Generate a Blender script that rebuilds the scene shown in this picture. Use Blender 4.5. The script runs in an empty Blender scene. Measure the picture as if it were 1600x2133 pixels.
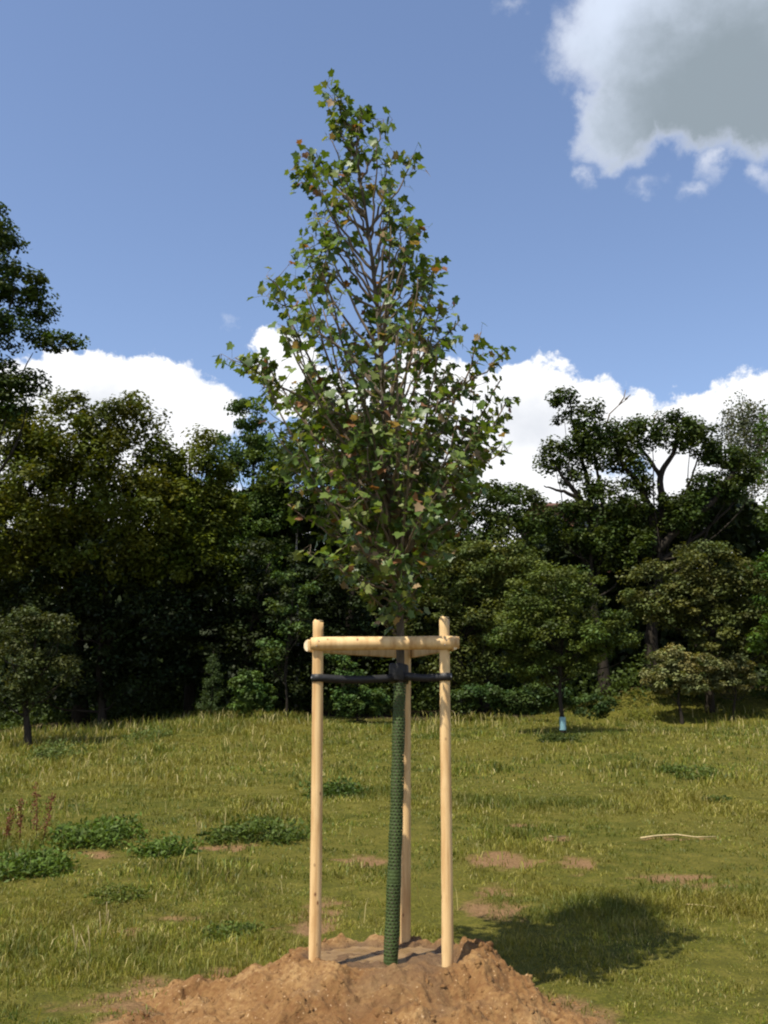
import bpy, math, random
import numpy as np
from mathutils import Vector, Matrix

# ------------------------------------------------------------------ camera, sky, sun, exposure
SC = bpy.context.scene
COL = SC.collection
R = math.radians
CZ = 1.55                       # eye height above the meadow
F = 2010.0                      # focal length in pixels of the 1600 x 2133 frame
PITCH = math.atan(0.206)
cam_d = bpy.data.cameras.new('camera')
cam_d.sensor_fit = 'VERTICAL'
cam_d.sensor_height = 24.0
cam_d.lens = 24.0 * F / 2133.0
cam_d.clip_end = 3000
cam = bpy.data.objects.new('camera', cam_d)
COL.objects.link(cam)
cam.location = (0, 0, CZ)
cam.rotation_euler = (R(90) + PITCH, 0, 0)
SC.camera = cam

SUN_EL, SUN_AZ_BACK = R(60), R(47)      # shadows fall to the right and 47 degrees away from the camera
sdir = Vector((math.cos(SUN_EL) * math.cos(SUN_AZ_BACK), math.cos(SUN_EL) * math.sin(SUN_AZ_BACK), -math.sin(SUN_EL)))
sun_d = bpy.data.lights.new('sun', 'SUN')
sun_d.energy = 4.75
sun_d.angle = R(0.53)
sun_d.color = (1.0, 0.93, 0.80)
sun = bpy.data.objects.new('sun', sun_d)
COL.objects.link(sun)
sun.rotation_euler = sdir.to_track_quat('-Z', 'Y').to_euler()
sun.location = (-10, -8, 20)

SC.view_settings.view_transform = 'Standard'
SC.view_settings.look = 'None'
SC.view_settings.exposure = 0.55
SC.view_settings.gamma = 1.0
SC.view_settings.use_curve_mapping = False
SC.render.engine = 'CYCLES'
SC.cycles.max_bounces = 6
SC.cycles.diffuse_bounces = 3
SC.cycles.transmission_bounces = 4
SC.cycles.filter_width = 2.1


def ray(px, py):
    u, v = (px - 800) / F, (1066.5 - py) / F
    c, s = math.cos(PITCH), math.sin(PITCH)
    return Vector((u, c - v * s, s + v * c))


def at(px, py, Y):
    d = ray(px, py)
    k = Y / d.y
    return Vector((d.x * k, Y, CZ + d.z * k))


def azel(px, py):
    d = ray(px, py).normalized()
    return math.atan2(d.x, d.y), math.asin(d.z)


def make_world():
    w = bpy.data.worlds.new('World')
    SC.world = w
    w.use_nodes = True
    nt = w.node_tree
    nt.nodes.clear()
    N, L = nt.nodes.new, nt.links.new
    out = N('ShaderNodeOutputWorld')
    sky = N('ShaderNodeTexSky')
    sky.sky_type = 'NISHITA'
    sky.sun_disc = False
    sky.sun_elevation = SUN_EL
    s = -sdir
    sky.sun_rotation = math.atan2(s.x, s.y)
    sky.air_density = 1.0
    sky.dust_density = 0.6
    sky.ozone_density = 1.5
    tint = N('ShaderNodeMix'); tint.data_type = 'RGBA'; tint.blend_type = 'MULTIPLY'
    tint.inputs[0].default_value = 1.0
    L(sky.outputs[0], tint.inputs[6])
    tint.inputs[7].default_value = SKY_TINT
    bg = N('ShaderNodeBackground'); bg.inputs[1].default_value = SKY_STRENGTH
    L(tint.outputs[2], bg.inputs[0])
    # direction -> azimuth / elevation
    tc = N('ShaderNodeTexCoord')
    sep = N('ShaderNodeSeparateXYZ'); L(tc.outputs['Generated'], sep.inputs[0])

    def m(op, a, b=None, c=None, clamp=False):
        n = N('ShaderNodeMath'); n.operation = op; n.use_clamp = clamp
        for i, v in enumerate((a, b, c)):
            if v is None:
                continue
            if isinstance(v, (int, float)):
                n.inputs[i].default_value = v
            else:
                L(v, n.inputs[i])
        return n.outputs[0]

    def sm(v, a, b):
        n = N('ShaderNodeMapRange'); n.interpolation_type = 'SMOOTHSTEP'
        L(v, n.inputs[0]); n.inputs[1].default_value = a; n.inputs[2].default_value = b
        return n.outputs[0]
    az = m('ARCTAN2', sep.outputs[0], sep.outputs[1])
    el = m('ARCSINE', sep.outputs[2])
    comb = N('ShaderNodeCombineXYZ'); L(az, comb.inputs[0]); L(el, comb.inputs[1])
    # warp the coordinates
    wn = N('ShaderNodeTexNoise'); wn.inputs['Scale'].default_value = 9; wn.inputs['Detail'].default_value = 7
    wn.inputs['Roughness'].default_value = 0.62
    L(tc.outputs['Generated'], wn.inputs['Vector'])
    ws = N('ShaderNodeVectorMath'); ws.operation = 'SUBTRACT'; L(wn.outputs['Color'], ws.inputs[0]); ws.inputs[1].default_value = (.5, .5, .5)
    wm = N('ShaderNodeVectorMath'); wm.operation = 'MULTIPLY_ADD'
    L(ws.outputs[0], wm.inputs[0]); wm.inputs[1].default_value = (0.10, 0.075, 0); L(comb.outputs[0], wm.inputs[2])
    wn2 = N('ShaderNodeTexNoise'); wn2.inputs['Scale'].default_value = 34; wn2.inputs['Detail'].default_value = 5; wn2.inputs['Roughness'].default_value = 0.6
    L(tc.outputs['Generated'], wn2.inputs['Vector'])
    ws2 = N('ShaderNodeVectorMath'); ws2.operation = 'SUBTRACT'; L(wn2.outputs['Color'], ws2.inputs[0]); ws2.inputs[1].default_value = (.5, .5, .5)
    wm2 = N('ShaderNodeVectorMath'); wm2.operation = 'MULTIPLY_ADD'
    L(ws2.outputs[0], wm2.inputs[0]); wm2.inputs[1].default_value = (0.055, 0.045, 0); L(wm.outputs[0], wm2.inputs[2])
    P = wm2.outputs[0]

    def blob(px, py, rx, ry):
        a, e = azel(px, py)
        sa = N('ShaderNodeVectorMath'); sa.operation = 'SUBTRACT'; L(P, sa.inputs[0]); sa.inputs[1].default_value = (a, e, 0)
        mu = N('ShaderNodeVectorMath'); mu.operation = 'MULTIPLY'; L(sa.outputs[0], mu.inputs[0])
        mu.inputs[1].default_value = (F / rx, F / ry, 0)
        le = N('ShaderNodeVectorMath'); le.operation = 'LENGTH'; L(mu.outputs[0], le.inputs[0])
        return m('MULTIPLY', m('SUBTRACT', 1.0, le.outputs['Value']), min(rx, ry) / 100.0)

    def union(bl):
        v = blob(*bl[0])
        for b in bl[1:]:
            v = m('MAXIMUM', v, blob(*b))
        return v
    bank = union([(210, 860, 290, 130), (590, 765, 80, 85), (650, 830, 130, 70), (870, 900, 270, 145), (1120, 885, 190, 135), (1290, 890, 120, 75),
                  (1530, 900, 170, 115)])
    # cumulus bank low round the whole horizon
    hz = N('ShaderNodeTexNoise'); hz.inputs['Scale'].default_value = 3.2; hz.inputs['Detail'].default_value = 4
    L(tc.outputs['Generated'], hz.inputs['Vector'])
    sepP = N('ShaderNodeSeparateXYZ'); L(P, sepP.inputs[0])
    low = m('SUBTRACT', m('MULTIPLY_ADD', hz.outputs[0], 0.22, 0.135), sepP.outputs[1])
    low = m('MULTIPLY', low, 6.0)
    bank = m('MAXIMUM', bank, low)
    high = union([(1470, 20, 320, 190), (1305, 235, 110, 95), (1490, 170, 170, 105), (1700, 70, 330, 190)])
    wisp = union([(1490, 320, 34, 70), (1375, 393, 30, 16), (1470, 405, 34, 20), (1600, 350, 26, 40), (484, 680, 13, 16), (1060, 5, 30, 14), (1235, 370, 20, 26)])
    # broken cumulus overhead and behind
    cu = N('ShaderNodeTexNoise'); cu.inputs['Scale'].default_value = 2.4; cu.inputs['Detail'].default_value = 7; cu.inputs['Roughness'].default_value = 0.55
    L(tc.outputs['Generated'], cu.inputs['Vector'])
    away = m('SUBTRACT', 1.0, sm(sep.outputs[1], -0.25, 0.35))
    rest = m('MULTIPLY', sm(cu.outputs[0], 0.56, 0.68), away)
    mb = sm(bank, -0.03, 0.12)
    mh = sm(high, -0.22, 0.42)
    mw = m('MULTIPLY', sm(wisp, -0.08, 0.40), 0.5)
    # cloud brightness: the low bank is sunlit white, the high one is seen from below and grey inside
    fine = N('ShaderNodeTexNoise'); fine.inputs['Scale'].default_value = 7; fine.inputs['Detail'].default_value = 5
    L(tc.outputs['Generated'], fine.inputs['Vector'])
    cb = N('ShaderNodeMix'); cb.data_type = 'RGBA'
    L(sm(m('ADD', bank, m('MULTIPLY', fine.outputs[0], 0.8)), 0.75, 1.9), cb.inputs[0])
    cb.inputs[6].default_value = (0.76, 0.765, 0.78, 1); cb.inputs[7].default_value = (0.56, 0.58, 0.62, 1)
    chm = N('ShaderNodeMix'); chm.data_type = 'RGBA'
    core = blob(1530, 200, 450, 260)
    L(sm(m('ADD', core, m('MULTIPLY', m('SUBTRACT', fine.outputs[0], 0.5), 2.0)), -0.35, 1.75), chm.inputs[0])
    chm.inputs[6].default_value = (0.50, 0.56, 0.67, 1); chm.inputs[7].default_value = (0.215, 0.258, 0.295, 1)
    cm = N('ShaderNodeMix'); cm.data_type = 'RGBA'
    L(mh, cm.inputs[0]); L(cb.outputs[2], cm.inputs[6]); L(chm.outputs[2], cm.inputs[7])
    mask = m('MAXIMUM', m('MAXIMUM', mb, mh), m('MAXIMUM', mw, rest), clamp=True)
    cbg = N('ShaderNodeBackground'); L(cm.outputs[2], cbg.inputs[0]); cbg.inputs[1].default_value = 1.0
    mix = N('ShaderNodeMixShader'); L(mask, mix.inputs[0]); L(bg.outputs[0], mix.inputs[1]); L(cbg.outputs[0], mix.inputs[2])
    L(mix.outputs[0], out.inputs[0])
    w.cycles.sampling_method = 'MANUAL'
    w.cycles.sample_map_resolution = 512


SKY_TINT = (1.04, 0.99, 1.02, 1)
SKY_STRENGTH = 0.125
make_world()

# ------------------------------------------------------------------ helpers
rng = np.random.default_rng(7)


def _hash(ix, iy, seed):
    h = (ix.astype(np.int64) * 374761393 + iy.astype(np.int64) * 668265263 + seed * 1442695041) & 0xFFFFFFFF
    h = ((h ^ (h >> 13)) * 1274126177) & 0xFFFFFFFF
    return ((h ^ (h >> 16)) & 0xFFFF) / 65535.0


def vnoise(x, y, seed=0):
    ix, iy = np.floor(x), np.floor(y)
    fx, fy = x - ix, y - iy
    fx, fy = fx * fx * (3 - 2 * fx), fy * fy * (3 - 2 * fy)
    a, b = _hash(ix, iy, seed), _hash(ix + 1, iy, seed)
    c, d = _hash(ix, iy + 1, seed), _hash(ix + 1, iy + 1, seed)
    return (a * (1 - fx) + b * fx) * (1 - fy) + (c * (1 - fx) + d * fx) * fy - 0.5


def fbm(x, y, scale, octaves=4, seed=0, rough=0.5):
    x, y = np.asarray(x, float) / scale, np.asarray(y, float) / scale
    v, amp = 0, 1.0
    for o in range(octaves):
        v = v + vnoise(x * 2 ** o + 17.3 * o, y * 2 ** o - 9.1 * o, seed + o) * amp
        amp *= rough
    return v


def sstep(v, a, b):
    t = np.clip((v - a) / (b - a), 0, 1)
    return t * t * (3 - 2 * t)


def mesh_np(name, verts, faces, cols=None, smooth=False):
    """faces: list of (M,k) int arrays"""
    me = bpy.data.meshes.new(name)
    verts = np.asarray(verts, np.float32)
    faces = [np.asarray(f, np.int32) for f in faces if len(f)]
    me.vertices.add(len(verts)); me.vertices.foreach_set('co', verts.ravel())
    loops = np.concatenate([f.ravel() for f in faces])
    sizes = np.concatenate([np.full(len(f), f.shape[1], np.int32) for f in faces])
    me.loops.add(len(loops)); me.loops.foreach_set('vertex_index', loops)
    me.polygons.add(len(sizes))
    starts = np.zeros(len(sizes), np.int32); starts[1:] = np.cumsum(sizes)[:-1]
    me.polygons.foreach_set('loop_start', starts)
    me.polygons.foreach_set('loop_total', sizes)
    if smooth:
        me.polygons.foreach_set('use_smooth', np.ones(len(sizes), bool))
    if cols is not None:
        at_ = me.attributes.new('col', 'FLOAT_COLOR', 'POINT')
        c4 = np.ones((len(verts), 4), np.float32); c4[:, :cols.shape[1]] = cols
        at_.data.foreach_set('color', c4.ravel())
    me.update(calc_edges=True)
    me.validate()
    return me


def obj(name, me, mat=None, parent=None):
    o = bpy.data.objects.new(name, me)
    COL.objects.link(o)
    if mat is not None and me is not None and not me.materials:
        me.materials.append(mat)
    if parent is not None:
        o.parent = parent
    return o


def tag(o, label=None, cat=None, group=None, kind=None):
    if label: o['label'] = label
    if cat: o['category'] = cat
    if group: o['group'] = group
    if kind: o['kind'] = kind
    return o


def thing(name, loc, label, cat, group=None):
    e = bpy.data.objects.new(name, None)
    COL.objects.link(e)
    e.location = loc
    e.empty_display_size = 0.2
    return tag(e, label, cat, group)


class Geo:
    """collects verts, faces and colours; build() links ONE mesh object, relative to its parent's origin"""
    def __init__(self):
        self.v, self.f, self.c, self.n = [], [], [], 0

    def add(self, v, faces, col=None):
        v = np.asarray(v, float)
        self.v.append(v)
        for f in faces:
            if len(f):
                self.f.append(np.asarray(f, np.int64) + self.n)
        if col is not None:
            c = np.asarray(col, float)
            self.c.append(np.broadcast_to(c, (len(v), 3)) if c.ndim == 1 else c)
        self.n += len(v)

    def tube(self, pts, rad, sides=8, col=None, cap=True, squash=None):
        pts = np.asarray(pts, float); n = len(pts)
        rad = np.broadcast_to(np.asarray(rad, float), (n,))
        t = np.gradient(pts, axis=0)
        t /= np.linalg.norm(t, axis=1)[:, None] + 1e-9
        ref = np.array([1.0, 0, 0]) if abs(t[0][0]) < .8 else np.array([0, 1.0, 0])
        a = np.cross(t, ref); a /= np.linalg.norm(a, axis=1)[:, None] + 1e-9
        b = np.cross(t, a)
        th = np.linspace(0, 2 * math.pi, sides, endpoint=False)
        ring = pts[:, None, :] + rad[:, None, None] * (a[:, None, :] * np.cos(th)[None, :, None] + b[:, None, :] * np.sin(th)[None, :, None])
        v = ring.reshape(-1, 3)
        i = np.arange(n - 1)[:, None] * sides; j = np.arange(sides)[None, :]; jn = (j + 1) % sides
        q = np.stack([i + j, i + jn, i + sides + jn, i + sides + j], -1).reshape(-1, 4)
        fs = [q]
        if cap:
            fs.append(np.arange(sides)[None, ::-1]); fs.append((np.arange(sides) + (n - 1) * sides)[None, :])
        self.add(v, fs, col)

    def build(self, name, mat, parent=None, smooth=True, origin=None):
        v = np.concatenate(self.v)
        if parent is not None:
            v = v - np.array(parent_world(parent))
        elif origin is not None:
            v = v - np.array(origin)
        me = mesh_np(name, v, self.f, np.concatenate(self.c) if self.c else None, smooth)
        o = obj(name, me, mat, parent)
        if parent is None and origin is not None:
            o.location = origin
        return o


def parent_world(p):
    loc = Vector((0, 0, 0))
    while p is not None:
        loc = loc + p.location
        p = p.parent
    return loc


# ------------------------------------------------------------------ materials
def mat_new(name):
    m = bpy.data.materials.new(name)
    m.use_nodes = True
    nt = m.node_tree
    nt.nodes.clear()
    out = nt.nodes.new('ShaderNodeOutputMaterial')
    b = nt.nodes.new('ShaderNodeBsdfPrincipled')
    nt.links.new(b.outputs[0], out.inputs[0])
    return m, nt, b, out


def ramp(nt, fac, stops):
    r = nt.nodes.new('ShaderNodeValToRGB')
    el = r.color_ramp.elements
    while len(el) < len(stops):
        el.new(0.5)
    for e, (p, c) in zip(el, stops):
        e.position = p; e.color = (*c, 1)
    nt.links.new(fac, r.inputs[0])
    return r.outputs[0]


def noise(nt, scale, detail=5, rough=0.55, vec=None):
    n = nt.nodes.new('ShaderNodeTexNoise')
    n.inputs['Scale'].default_value = scale; n.inputs['Detail'].default_value = detail; n.inputs['Roughness'].default_value = rough
    if vec is not None:
        nt.links.new(vec, n.inputs['Vector'])
    return n.outputs[0]


def mixc(nt, fac, a, b, mode='MIX'):
    n = nt.nodes.new('ShaderNodeMix'); n.data_type = 'RGBA'; n.blend_type = mode
    for i, v in ((0, fac), (6, a), (7, b)):
        if isinstance(v, (int, float)):
            n.inputs[i].default_value = v
        elif isinstance(v, tuple):
            n.inputs[i].default_value = (*v, 1)
        else:
            nt.links.new(v, n.inputs[i])
    return n.outputs[2]


def bump(nt, b, h, strength=0.5, dist=0.01):
    n = nt.nodes.new('ShaderNodeBump')
    n.inputs['Strength'].default_value = strength; n.inputs['Distance'].default_value = dist
    nt.links.new(h, n.inputs['Height']); nt.links.new(n.outputs[0], b.inputs['Normal'])


def leaf_material(name, trans=0.35, rough=0.5, spec=0.25, tint=None):
    m, nt, b, out = mat_new(name)
    a = nt.nodes.new('ShaderNodeAttribute'); a.attribute_name = 'col'
    c = a.outputs['Color']
    nt.links.new(c, b.inputs['Base Color'])
    b.inputs['Roughness'].default_value = rough
    b.inputs['Specular IOR Level'].default_value = spec
    t = nt.nodes.new('ShaderNodeBsdfTranslucent')
    tc = mixc(nt, 1.0, c, (1.25, 1.15, 0.45), 'MULTIPLY')
    nt.links.new(tc, t.inputs[0])
    mx = nt.nodes.new('ShaderNodeMixShader'); mx.inputs[0].default_value = trans
    nt.links.new(b.outputs[0], mx.inputs[1]); nt.links.new(t.outputs[0], mx.inputs[2])
    nt.links.new(mx.outputs[0], out.inputs[0])
    return m


M_LEAF = leaf_material('leaf_foliage', 0.30, 0.55, 0.2)
M_MAPLE = leaf_material('leaf_maple', 0.35, 0.42, 0.4)
M_GRASS = leaf_material('grass_blade', 0.30, 0.5, 0.25)


def bark_material(name, c0, c1, scale=12):
    m, nt, b, out = mat_new(name)
    tc = nt.nodes.new('ShaderNodeTexCoord')
    mp = nt.nodes.new('ShaderNodeMapping'); mp.inputs['Scale'].default_value = (1, 1, 0.25)
    nt.links.new(tc.outputs['Object'], mp.inputs[0])
    n = noise(nt, scale, 6, 0.65, mp.outputs[0])
    nt.links.new(ramp(nt, n, [(0.3, c0), (0.7, c1)]), b.inputs['Base Color'])
    b.inputs['Roughness'].default_value = 0.85
    b.inputs['Specular IOR Level'].default_value = 0.15
    bump(nt, b, n, 0.6, 0.02)
    return m


M_BARK = bark_material('bark_dark', (0.012, 0.010, 0.007), (0.040, 0.032, 0.024))
M_BARK_YOUNG = bark_material('bark_young', (0.06, 0.05, 0.035), (0.16, 0.13, 0.095), 40)
M_TWIG = bark_material('bark_twig', (0.10, 0.075, 0.05), (0.22, 0.17, 0.12), 30)
M_BIRCH = bark_material('bark_birch', (0.05, 0.045, 0.04), (0.55, 0.52, 0.47), 3)


def wood_material(name, seed):
    """peeled softwood round: pale cream with faint grain, knots and patches of inner bark"""
    m, nt, b, out = mat_new(name)
    tc = nt.nodes.new('ShaderNodeTexCoord')
    mp = nt.nodes.new('ShaderNodeMapping'); mp.inputs['Scale'].default_value = (18, 18, 1.1); mp.inputs['Location'].default_value = (seed, seed * 2.3, seed * .7)
    nt.links.new(tc.outputs['Object'], mp.inputs[0])
    n = noise(nt, 1.6, 6, 0.6, mp.outputs[0])
    c = ramp(nt, n, [(0.28, (0.42, 0.24, 0.095)), (0.48, (0.60, 0.40, 0.185)), (0.75, (0.74, 0.54, 0.28))])
    mp2 = nt.nodes.new('ShaderNodeMapping'); mp2.inputs['Scale'].default_value = (6, 6, 1.8); mp2.inputs['Location'].default_value = (seed * 3.1, seed, seed)
    nt.links.new(tc.outputs['Object'], mp2.inputs[0])
    n2 = noise(nt, 1.5, 4, 0.6, mp2.outputs[0])
    c = mixc(nt, ramp(nt, n2, [(0.52, (0, 0, 0)), (0.70, (0.8, 0.8, 0.8))]), c, (0.42, 0.23, 0.085))
    # knots
    mp3 = nt.nodes.new('ShaderNodeMapping'); mp3.inputs['Scale'].default_value = (14, 14, 8.5); mp3.inputs['Location'].default_value = (seed, -seed, seed * 5)
    nt.links.new(tc.outputs['Object'], mp3.inputs[0])
    vo = nt.nodes.new('ShaderNodeTexVoronoi'); vo.inputs['Scale'].default_value = 1.0
    nt.links.new(mp3.outputs[0], vo.inputs['Vector'])
    k = ramp(nt, vo.outputs['Distance'], [(0.05, (1, 1, 1)), (0.13, (0, 0, 0))])
    c = mixc(nt, k, c, (0.16, 0.07, 0.03))
    nt.links.new(c, b.inputs['Base Color'])
    b.inputs['Roughness'].default_value = 0.62
    b.inputs['Specular IOR Level'].default_value = 0.3
    bump(nt, b, n, 0.35, 0.004)
    return m


def plain(name, col, rough=0.6, spec=0.4, var=0.25, scale=30, bmp=0.2):
    m, nt, b, out = mat_new(name)
    tc = nt.nodes.new('ShaderNodeTexCoord')
    n = noise(nt, scale, 5, 0.6, tc.outputs['Object'])
    c = ramp(nt, n, [(0.3, tuple(x * (1 - var) for x in col)), (0.7, tuple(min(1, x * (1 + var)) for x in col))])
    nt.links.new(c, b.inputs['Base Color'])
    b.inputs['Roughness'].default_value = rough
    b.inputs['Specular IOR Level'].default_value = spec
    if bmp:
        bump(nt, b, n, bmp, 0.01)
    return m


def soil_material():
    m, nt, b, out = mat_new('loose_soil')
    tc = nt.nodes.new('ShaderNodeTexCoord')
    n1 = noise(nt, 3.0, 6, 0.6, tc.outputs['Object'])
    n2 = noise(nt, 38.0, 5, 0.65, tc.outputs['Object'])
    c = ramp(nt, n1, [(0.30, (0.135, 0.068, 0.024)), (0.5, (0.235, 0.132, 0.050)), (0.72, (0.35, 0.225, 0.098))])
    c = mixc(nt, ramp(nt, n2, [(0.35, (0.75, 0.75, 0.75)), (0.6, (0, 0, 0))]), c, (0.135, 0.06, 0.022))
    c = mixc(nt, ramp(nt, noise(nt, 60, 2, .5, tc.outputs['Object']), [(0.66, (0, 0, 0)), (0.74, (0.7, 0.7, 0.7))]), c, (0.52, 0.36, 0.2))
    # damp soil round the basin (own wetness mask, alpha channel of the attribute)
    a = nt.nodes.new('ShaderNodeAttribute'); a.attribute_name = 'col'
    sp = nt.nodes.new('ShaderNodeSeparateColor'); nt.links.new(a.outputs['Color'], sp.inputs[0])
    c = mixc(nt, sp.outputs[0], c, (0.105, 0.062, 0.030))
    nt.links.new(c, b.inputs['Base Color'])
    mr = nt.nodes.new('ShaderNodeMapRange'); nt.links.new(sp.outputs[0], mr.inputs[0])
    mr.inputs[3].default_value = 0.95; mr.inputs[4].default_value = 0.45
    nt.links.new(mr.outputs[0], b.inputs['Roughness'])
    b.inputs['Specular IOR Level'].default_value = 0.2
    bump(nt, b, n2, 0.9, 0.02)
    return m


def ground_material():
    m, nt, b, out = mat_new('meadow_ground')
    tc = nt.nodes.new('ShaderNodeTexCoord')
    n1 = noise(nt, 0.35, 4, 0.6, tc.outputs['Object'])
    n2 = noise(nt, 5.0, 6, 0.65, tc.outputs['Object'])
    n3 = noise(nt, 45.0, 4, 0.7, tc.outputs['Object'])
    c = ramp(nt, n2, [(0.30, (0.050, 0.056, 0.007)), (0.5, (0.092, 0.092, 0.012)), (0.72, (0.175, 0.148, 0.030))])
    c = mixc(nt, ramp(nt, n1, [(0.4, (0, 0, 0)), (0.65, (0.6, 0.6, 0.6))]), c, (0.145, 0.122, 0.022))
    c = mixc(nt, ramp(nt, n3, [(0.35, (0.7, 0.7, 0.7)), (0.55, (0, 0, 0))]), c, (0.035, 0.035, 0.010))
    a = nt.nodes.new('ShaderNodeAttribute'); a.attribute_name = 'col'
    sp = nt.nodes.new('ShaderNodeSeparateColor'); nt.links.new(a.outputs['Color'], sp.inputs[0])
    s = ramp(nt, n3, [(0.3, (0.11, 0.062, 0.026)), (0.6, (0.25, 0.145, 0.075))])
    c = mixc(nt, sp.outputs[0], c, s)
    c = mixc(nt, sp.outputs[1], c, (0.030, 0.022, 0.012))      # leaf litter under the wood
    nt.links.new(c, b.inputs['Base Color'])
    b.inputs['Roughness'].default_value = 0.95
    b.inputs['Specular IOR Level'].default_value = 0.1
    bump(nt, b, n3, 0.8, 0.03)
    return m


# ------------------------------------------------------------------ terrain
MX, MY = 0.0, 5.62          # the earth mound


def ground_z(x, y):
    x, y = np.asarray(x, float), np.asarray(y, float)
    z = 0.052 * np.clip(y - 6.6, 0, 26) + 0.055 * np.clip(y - 34, 0, 14) + 0.21 * np.clip(y - 48, 0, 42)
    far = sstep(y, 9, 26)
    z = z + far * np.clip(x, -20, 0) * 0.040
    z = z + far * 0.30 * np.exp(-((x + 4.5) / 3.0) ** 2) * sstep(y, 22, 30)
    z = z + sstep(x, 4, 10) * sstep(y, 31, 37) * 1.0           # bank on the right
    z = z - sstep(x, 3, 7) * 0.28 * np.exp(-((y - 31) / 1.6) ** 2)     # shallow ditch before it
    z = z + fbm(x, y, 1.1, 3, 3) * 0.05 * sstep(y, 3, 8) + fbm(x, y, 4.5, 2, 8) * 0.22 * far
    return z


def ground_at(px, py):
    d = ray(px, py)
    t = np.linspace(3, 70, 6000)
    zz = CZ + d.z * t - ground_z(d.x * t, d.y * t)
    i = int(np.argmax(zz < 0))
    return Vector((d.x * t[i], d.y * t[i], float(ground_z(d.x * t[i], d.y * t[i]))))


# bare patches in the turf: pixel centre and radii in metres
PATCH = [(1045, 1790, .34, .22), (1030, 1860, .14, .22), (1040, 1895, .24, .16), (770, 1792, .28, .14), (1212, 1800, .22, .15), (1395, 1832, .36, .10),
         (1470, 1850, .25, .06), (235, 1942, .22, .055), (352, 1915, .22, .06), (675, 1892, .17, .16), (1150, 1748, .2, .1), (640, 1925, .15, .16), (1420, 1746, .55, .05),
         (215, 1780, .25, .1), (470, 1765, .3, .07), (1085, 1722, .25, .06)]
PATCHW = [(ground_at(px, py), rx, ry) for px, py, rx, ry in PATCH]


def soil_mask(x, y):
    m = np.zeros_like(x)
    wx, wy = fbm(x, y, 0.22, 4, 21, .65) * 0.32, fbm(x, y, 0.22, 4, 31, .65) * 0.26
    for p, rx, ry in PATCHW:
        d = np.hypot((x + wx - p.x) / rx, (y + wy - p.y) / (ry * 1.7))
        m = np.maximum(m, 1 - sstep(d, 0.55, 1.15))
    return m


EDGE_T = np.radians([-180, -155, -125, -90, -60, -30, -12, 0, 20, 60, 90, 120, 150, 180])
EDGE_R = np.array([1.38, 1.56, 1.60, 1.58, 1.5, 1.32, 1.08, .90, .78, .76, .80, .92, 1.14, 1.42])


def mound_edge(th):
    """radius of the mound for a direction angle"""
    t = np.mod(np.asarray(th, float) + math.pi, 2 * math.pi) - math.pi
    r = sum(np.interp(np.mod(t + o + math.pi, 2 * math.pi) - math.pi, EDGE_T, EDGE_R) for o in (-.16, -.08, 0, .08, .16)) / 5
    return r * (1 + .03 * np.sin(5 * t + 1) + .025 * np.sin(11 * t))


POOL_Z = 0.22


def mound_h(x, y):
    dx, dy = x - MX, y - MY
    r = np.hypot(dx, dy); th = np.arctan2(dy, dx)
    re = mound_edge(th)
    q = r / re
    t = (r - .40) / (re - .40)
    h = (0.27 + 0.035 * np.exp(-((r - .56) / .10) ** 2)) * (1 - sstep(t, -0.05, 1.06)) ** 1.15
    h = h + fbm(x, y, 0.42, 3, 41) * 0.13 * sstep(q, .25, .5) * (1 - sstep(q, .75, 1.05))
    lump = fbm(x, y, 0.13, 4, 51, 0.6)
    h = h + lump * 0.075 * (1 - sstep(q, .8, 1.1)) * sstep(r, .28, .5)
    h = h + np.abs(fbm(x, y, 0.05, 2, 61)) * 0.022 * (1 - sstep(q, .85, 1.1))
    basin = 1 - sstep(np.hypot(dx / 0.47, (dy - 0.03) / 0.40) + fbm(x, y, .2, 3, 71) * .45, 0.70, 1.08)
    h = h * (1 - basin) + basin * (POOL_Z - 0.004 + fbm(x, y, .19, 4, 77, .6) * 0.046)
    return h, q, basin


M_GROUND = ground_material()
M_SOIL = soil_material()


def axis(fine0, fine1, step, lo, hi, g=1.07):
    a = list(np.arange(fine0, fine1, step))
    s = step; v = a[0]; left = []
    while v > lo:
        s *= g; v -= s; left.append(v)
    s = step; v = a[-1]; right = []
    while v < hi:
        s *= g; v += s; right.append(v)
    return np.array(left[::-1] + a + right)


gx, gy = axis(-4.5, 4.5, 0.06, -350, 350), axis(4.2, 12.5, 0.06, -60, 600, 1.045)
X, Y = np.meshgrid(gx, gy)
Z = ground_z(X, Y)
hh, qq, _ = mound_h(X, Y)
Z = Z - 0.05 * (1 - sstep(qq, 0.80, 1.02))
sm_ = np.maximum(soil_mask(X, Y), .95 * (1 - sstep(qq + fbm(X, Y, .2, 4, 15, .65) * .35, .98, 1.16)))
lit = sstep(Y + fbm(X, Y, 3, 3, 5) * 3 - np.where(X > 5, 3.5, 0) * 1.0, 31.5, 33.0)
vid = np.arange(X.size).reshape(X.shape)
q = np.stack([vid[:-1, :-1], vid[:-1, 1:], vid[1:, 1:], vid[1:, :-1]], -1).reshape(-1, 4)
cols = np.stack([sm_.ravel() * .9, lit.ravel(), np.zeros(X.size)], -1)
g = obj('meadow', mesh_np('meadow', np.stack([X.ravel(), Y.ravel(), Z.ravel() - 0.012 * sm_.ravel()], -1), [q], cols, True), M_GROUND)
tag(g, kind='structure')

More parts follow.
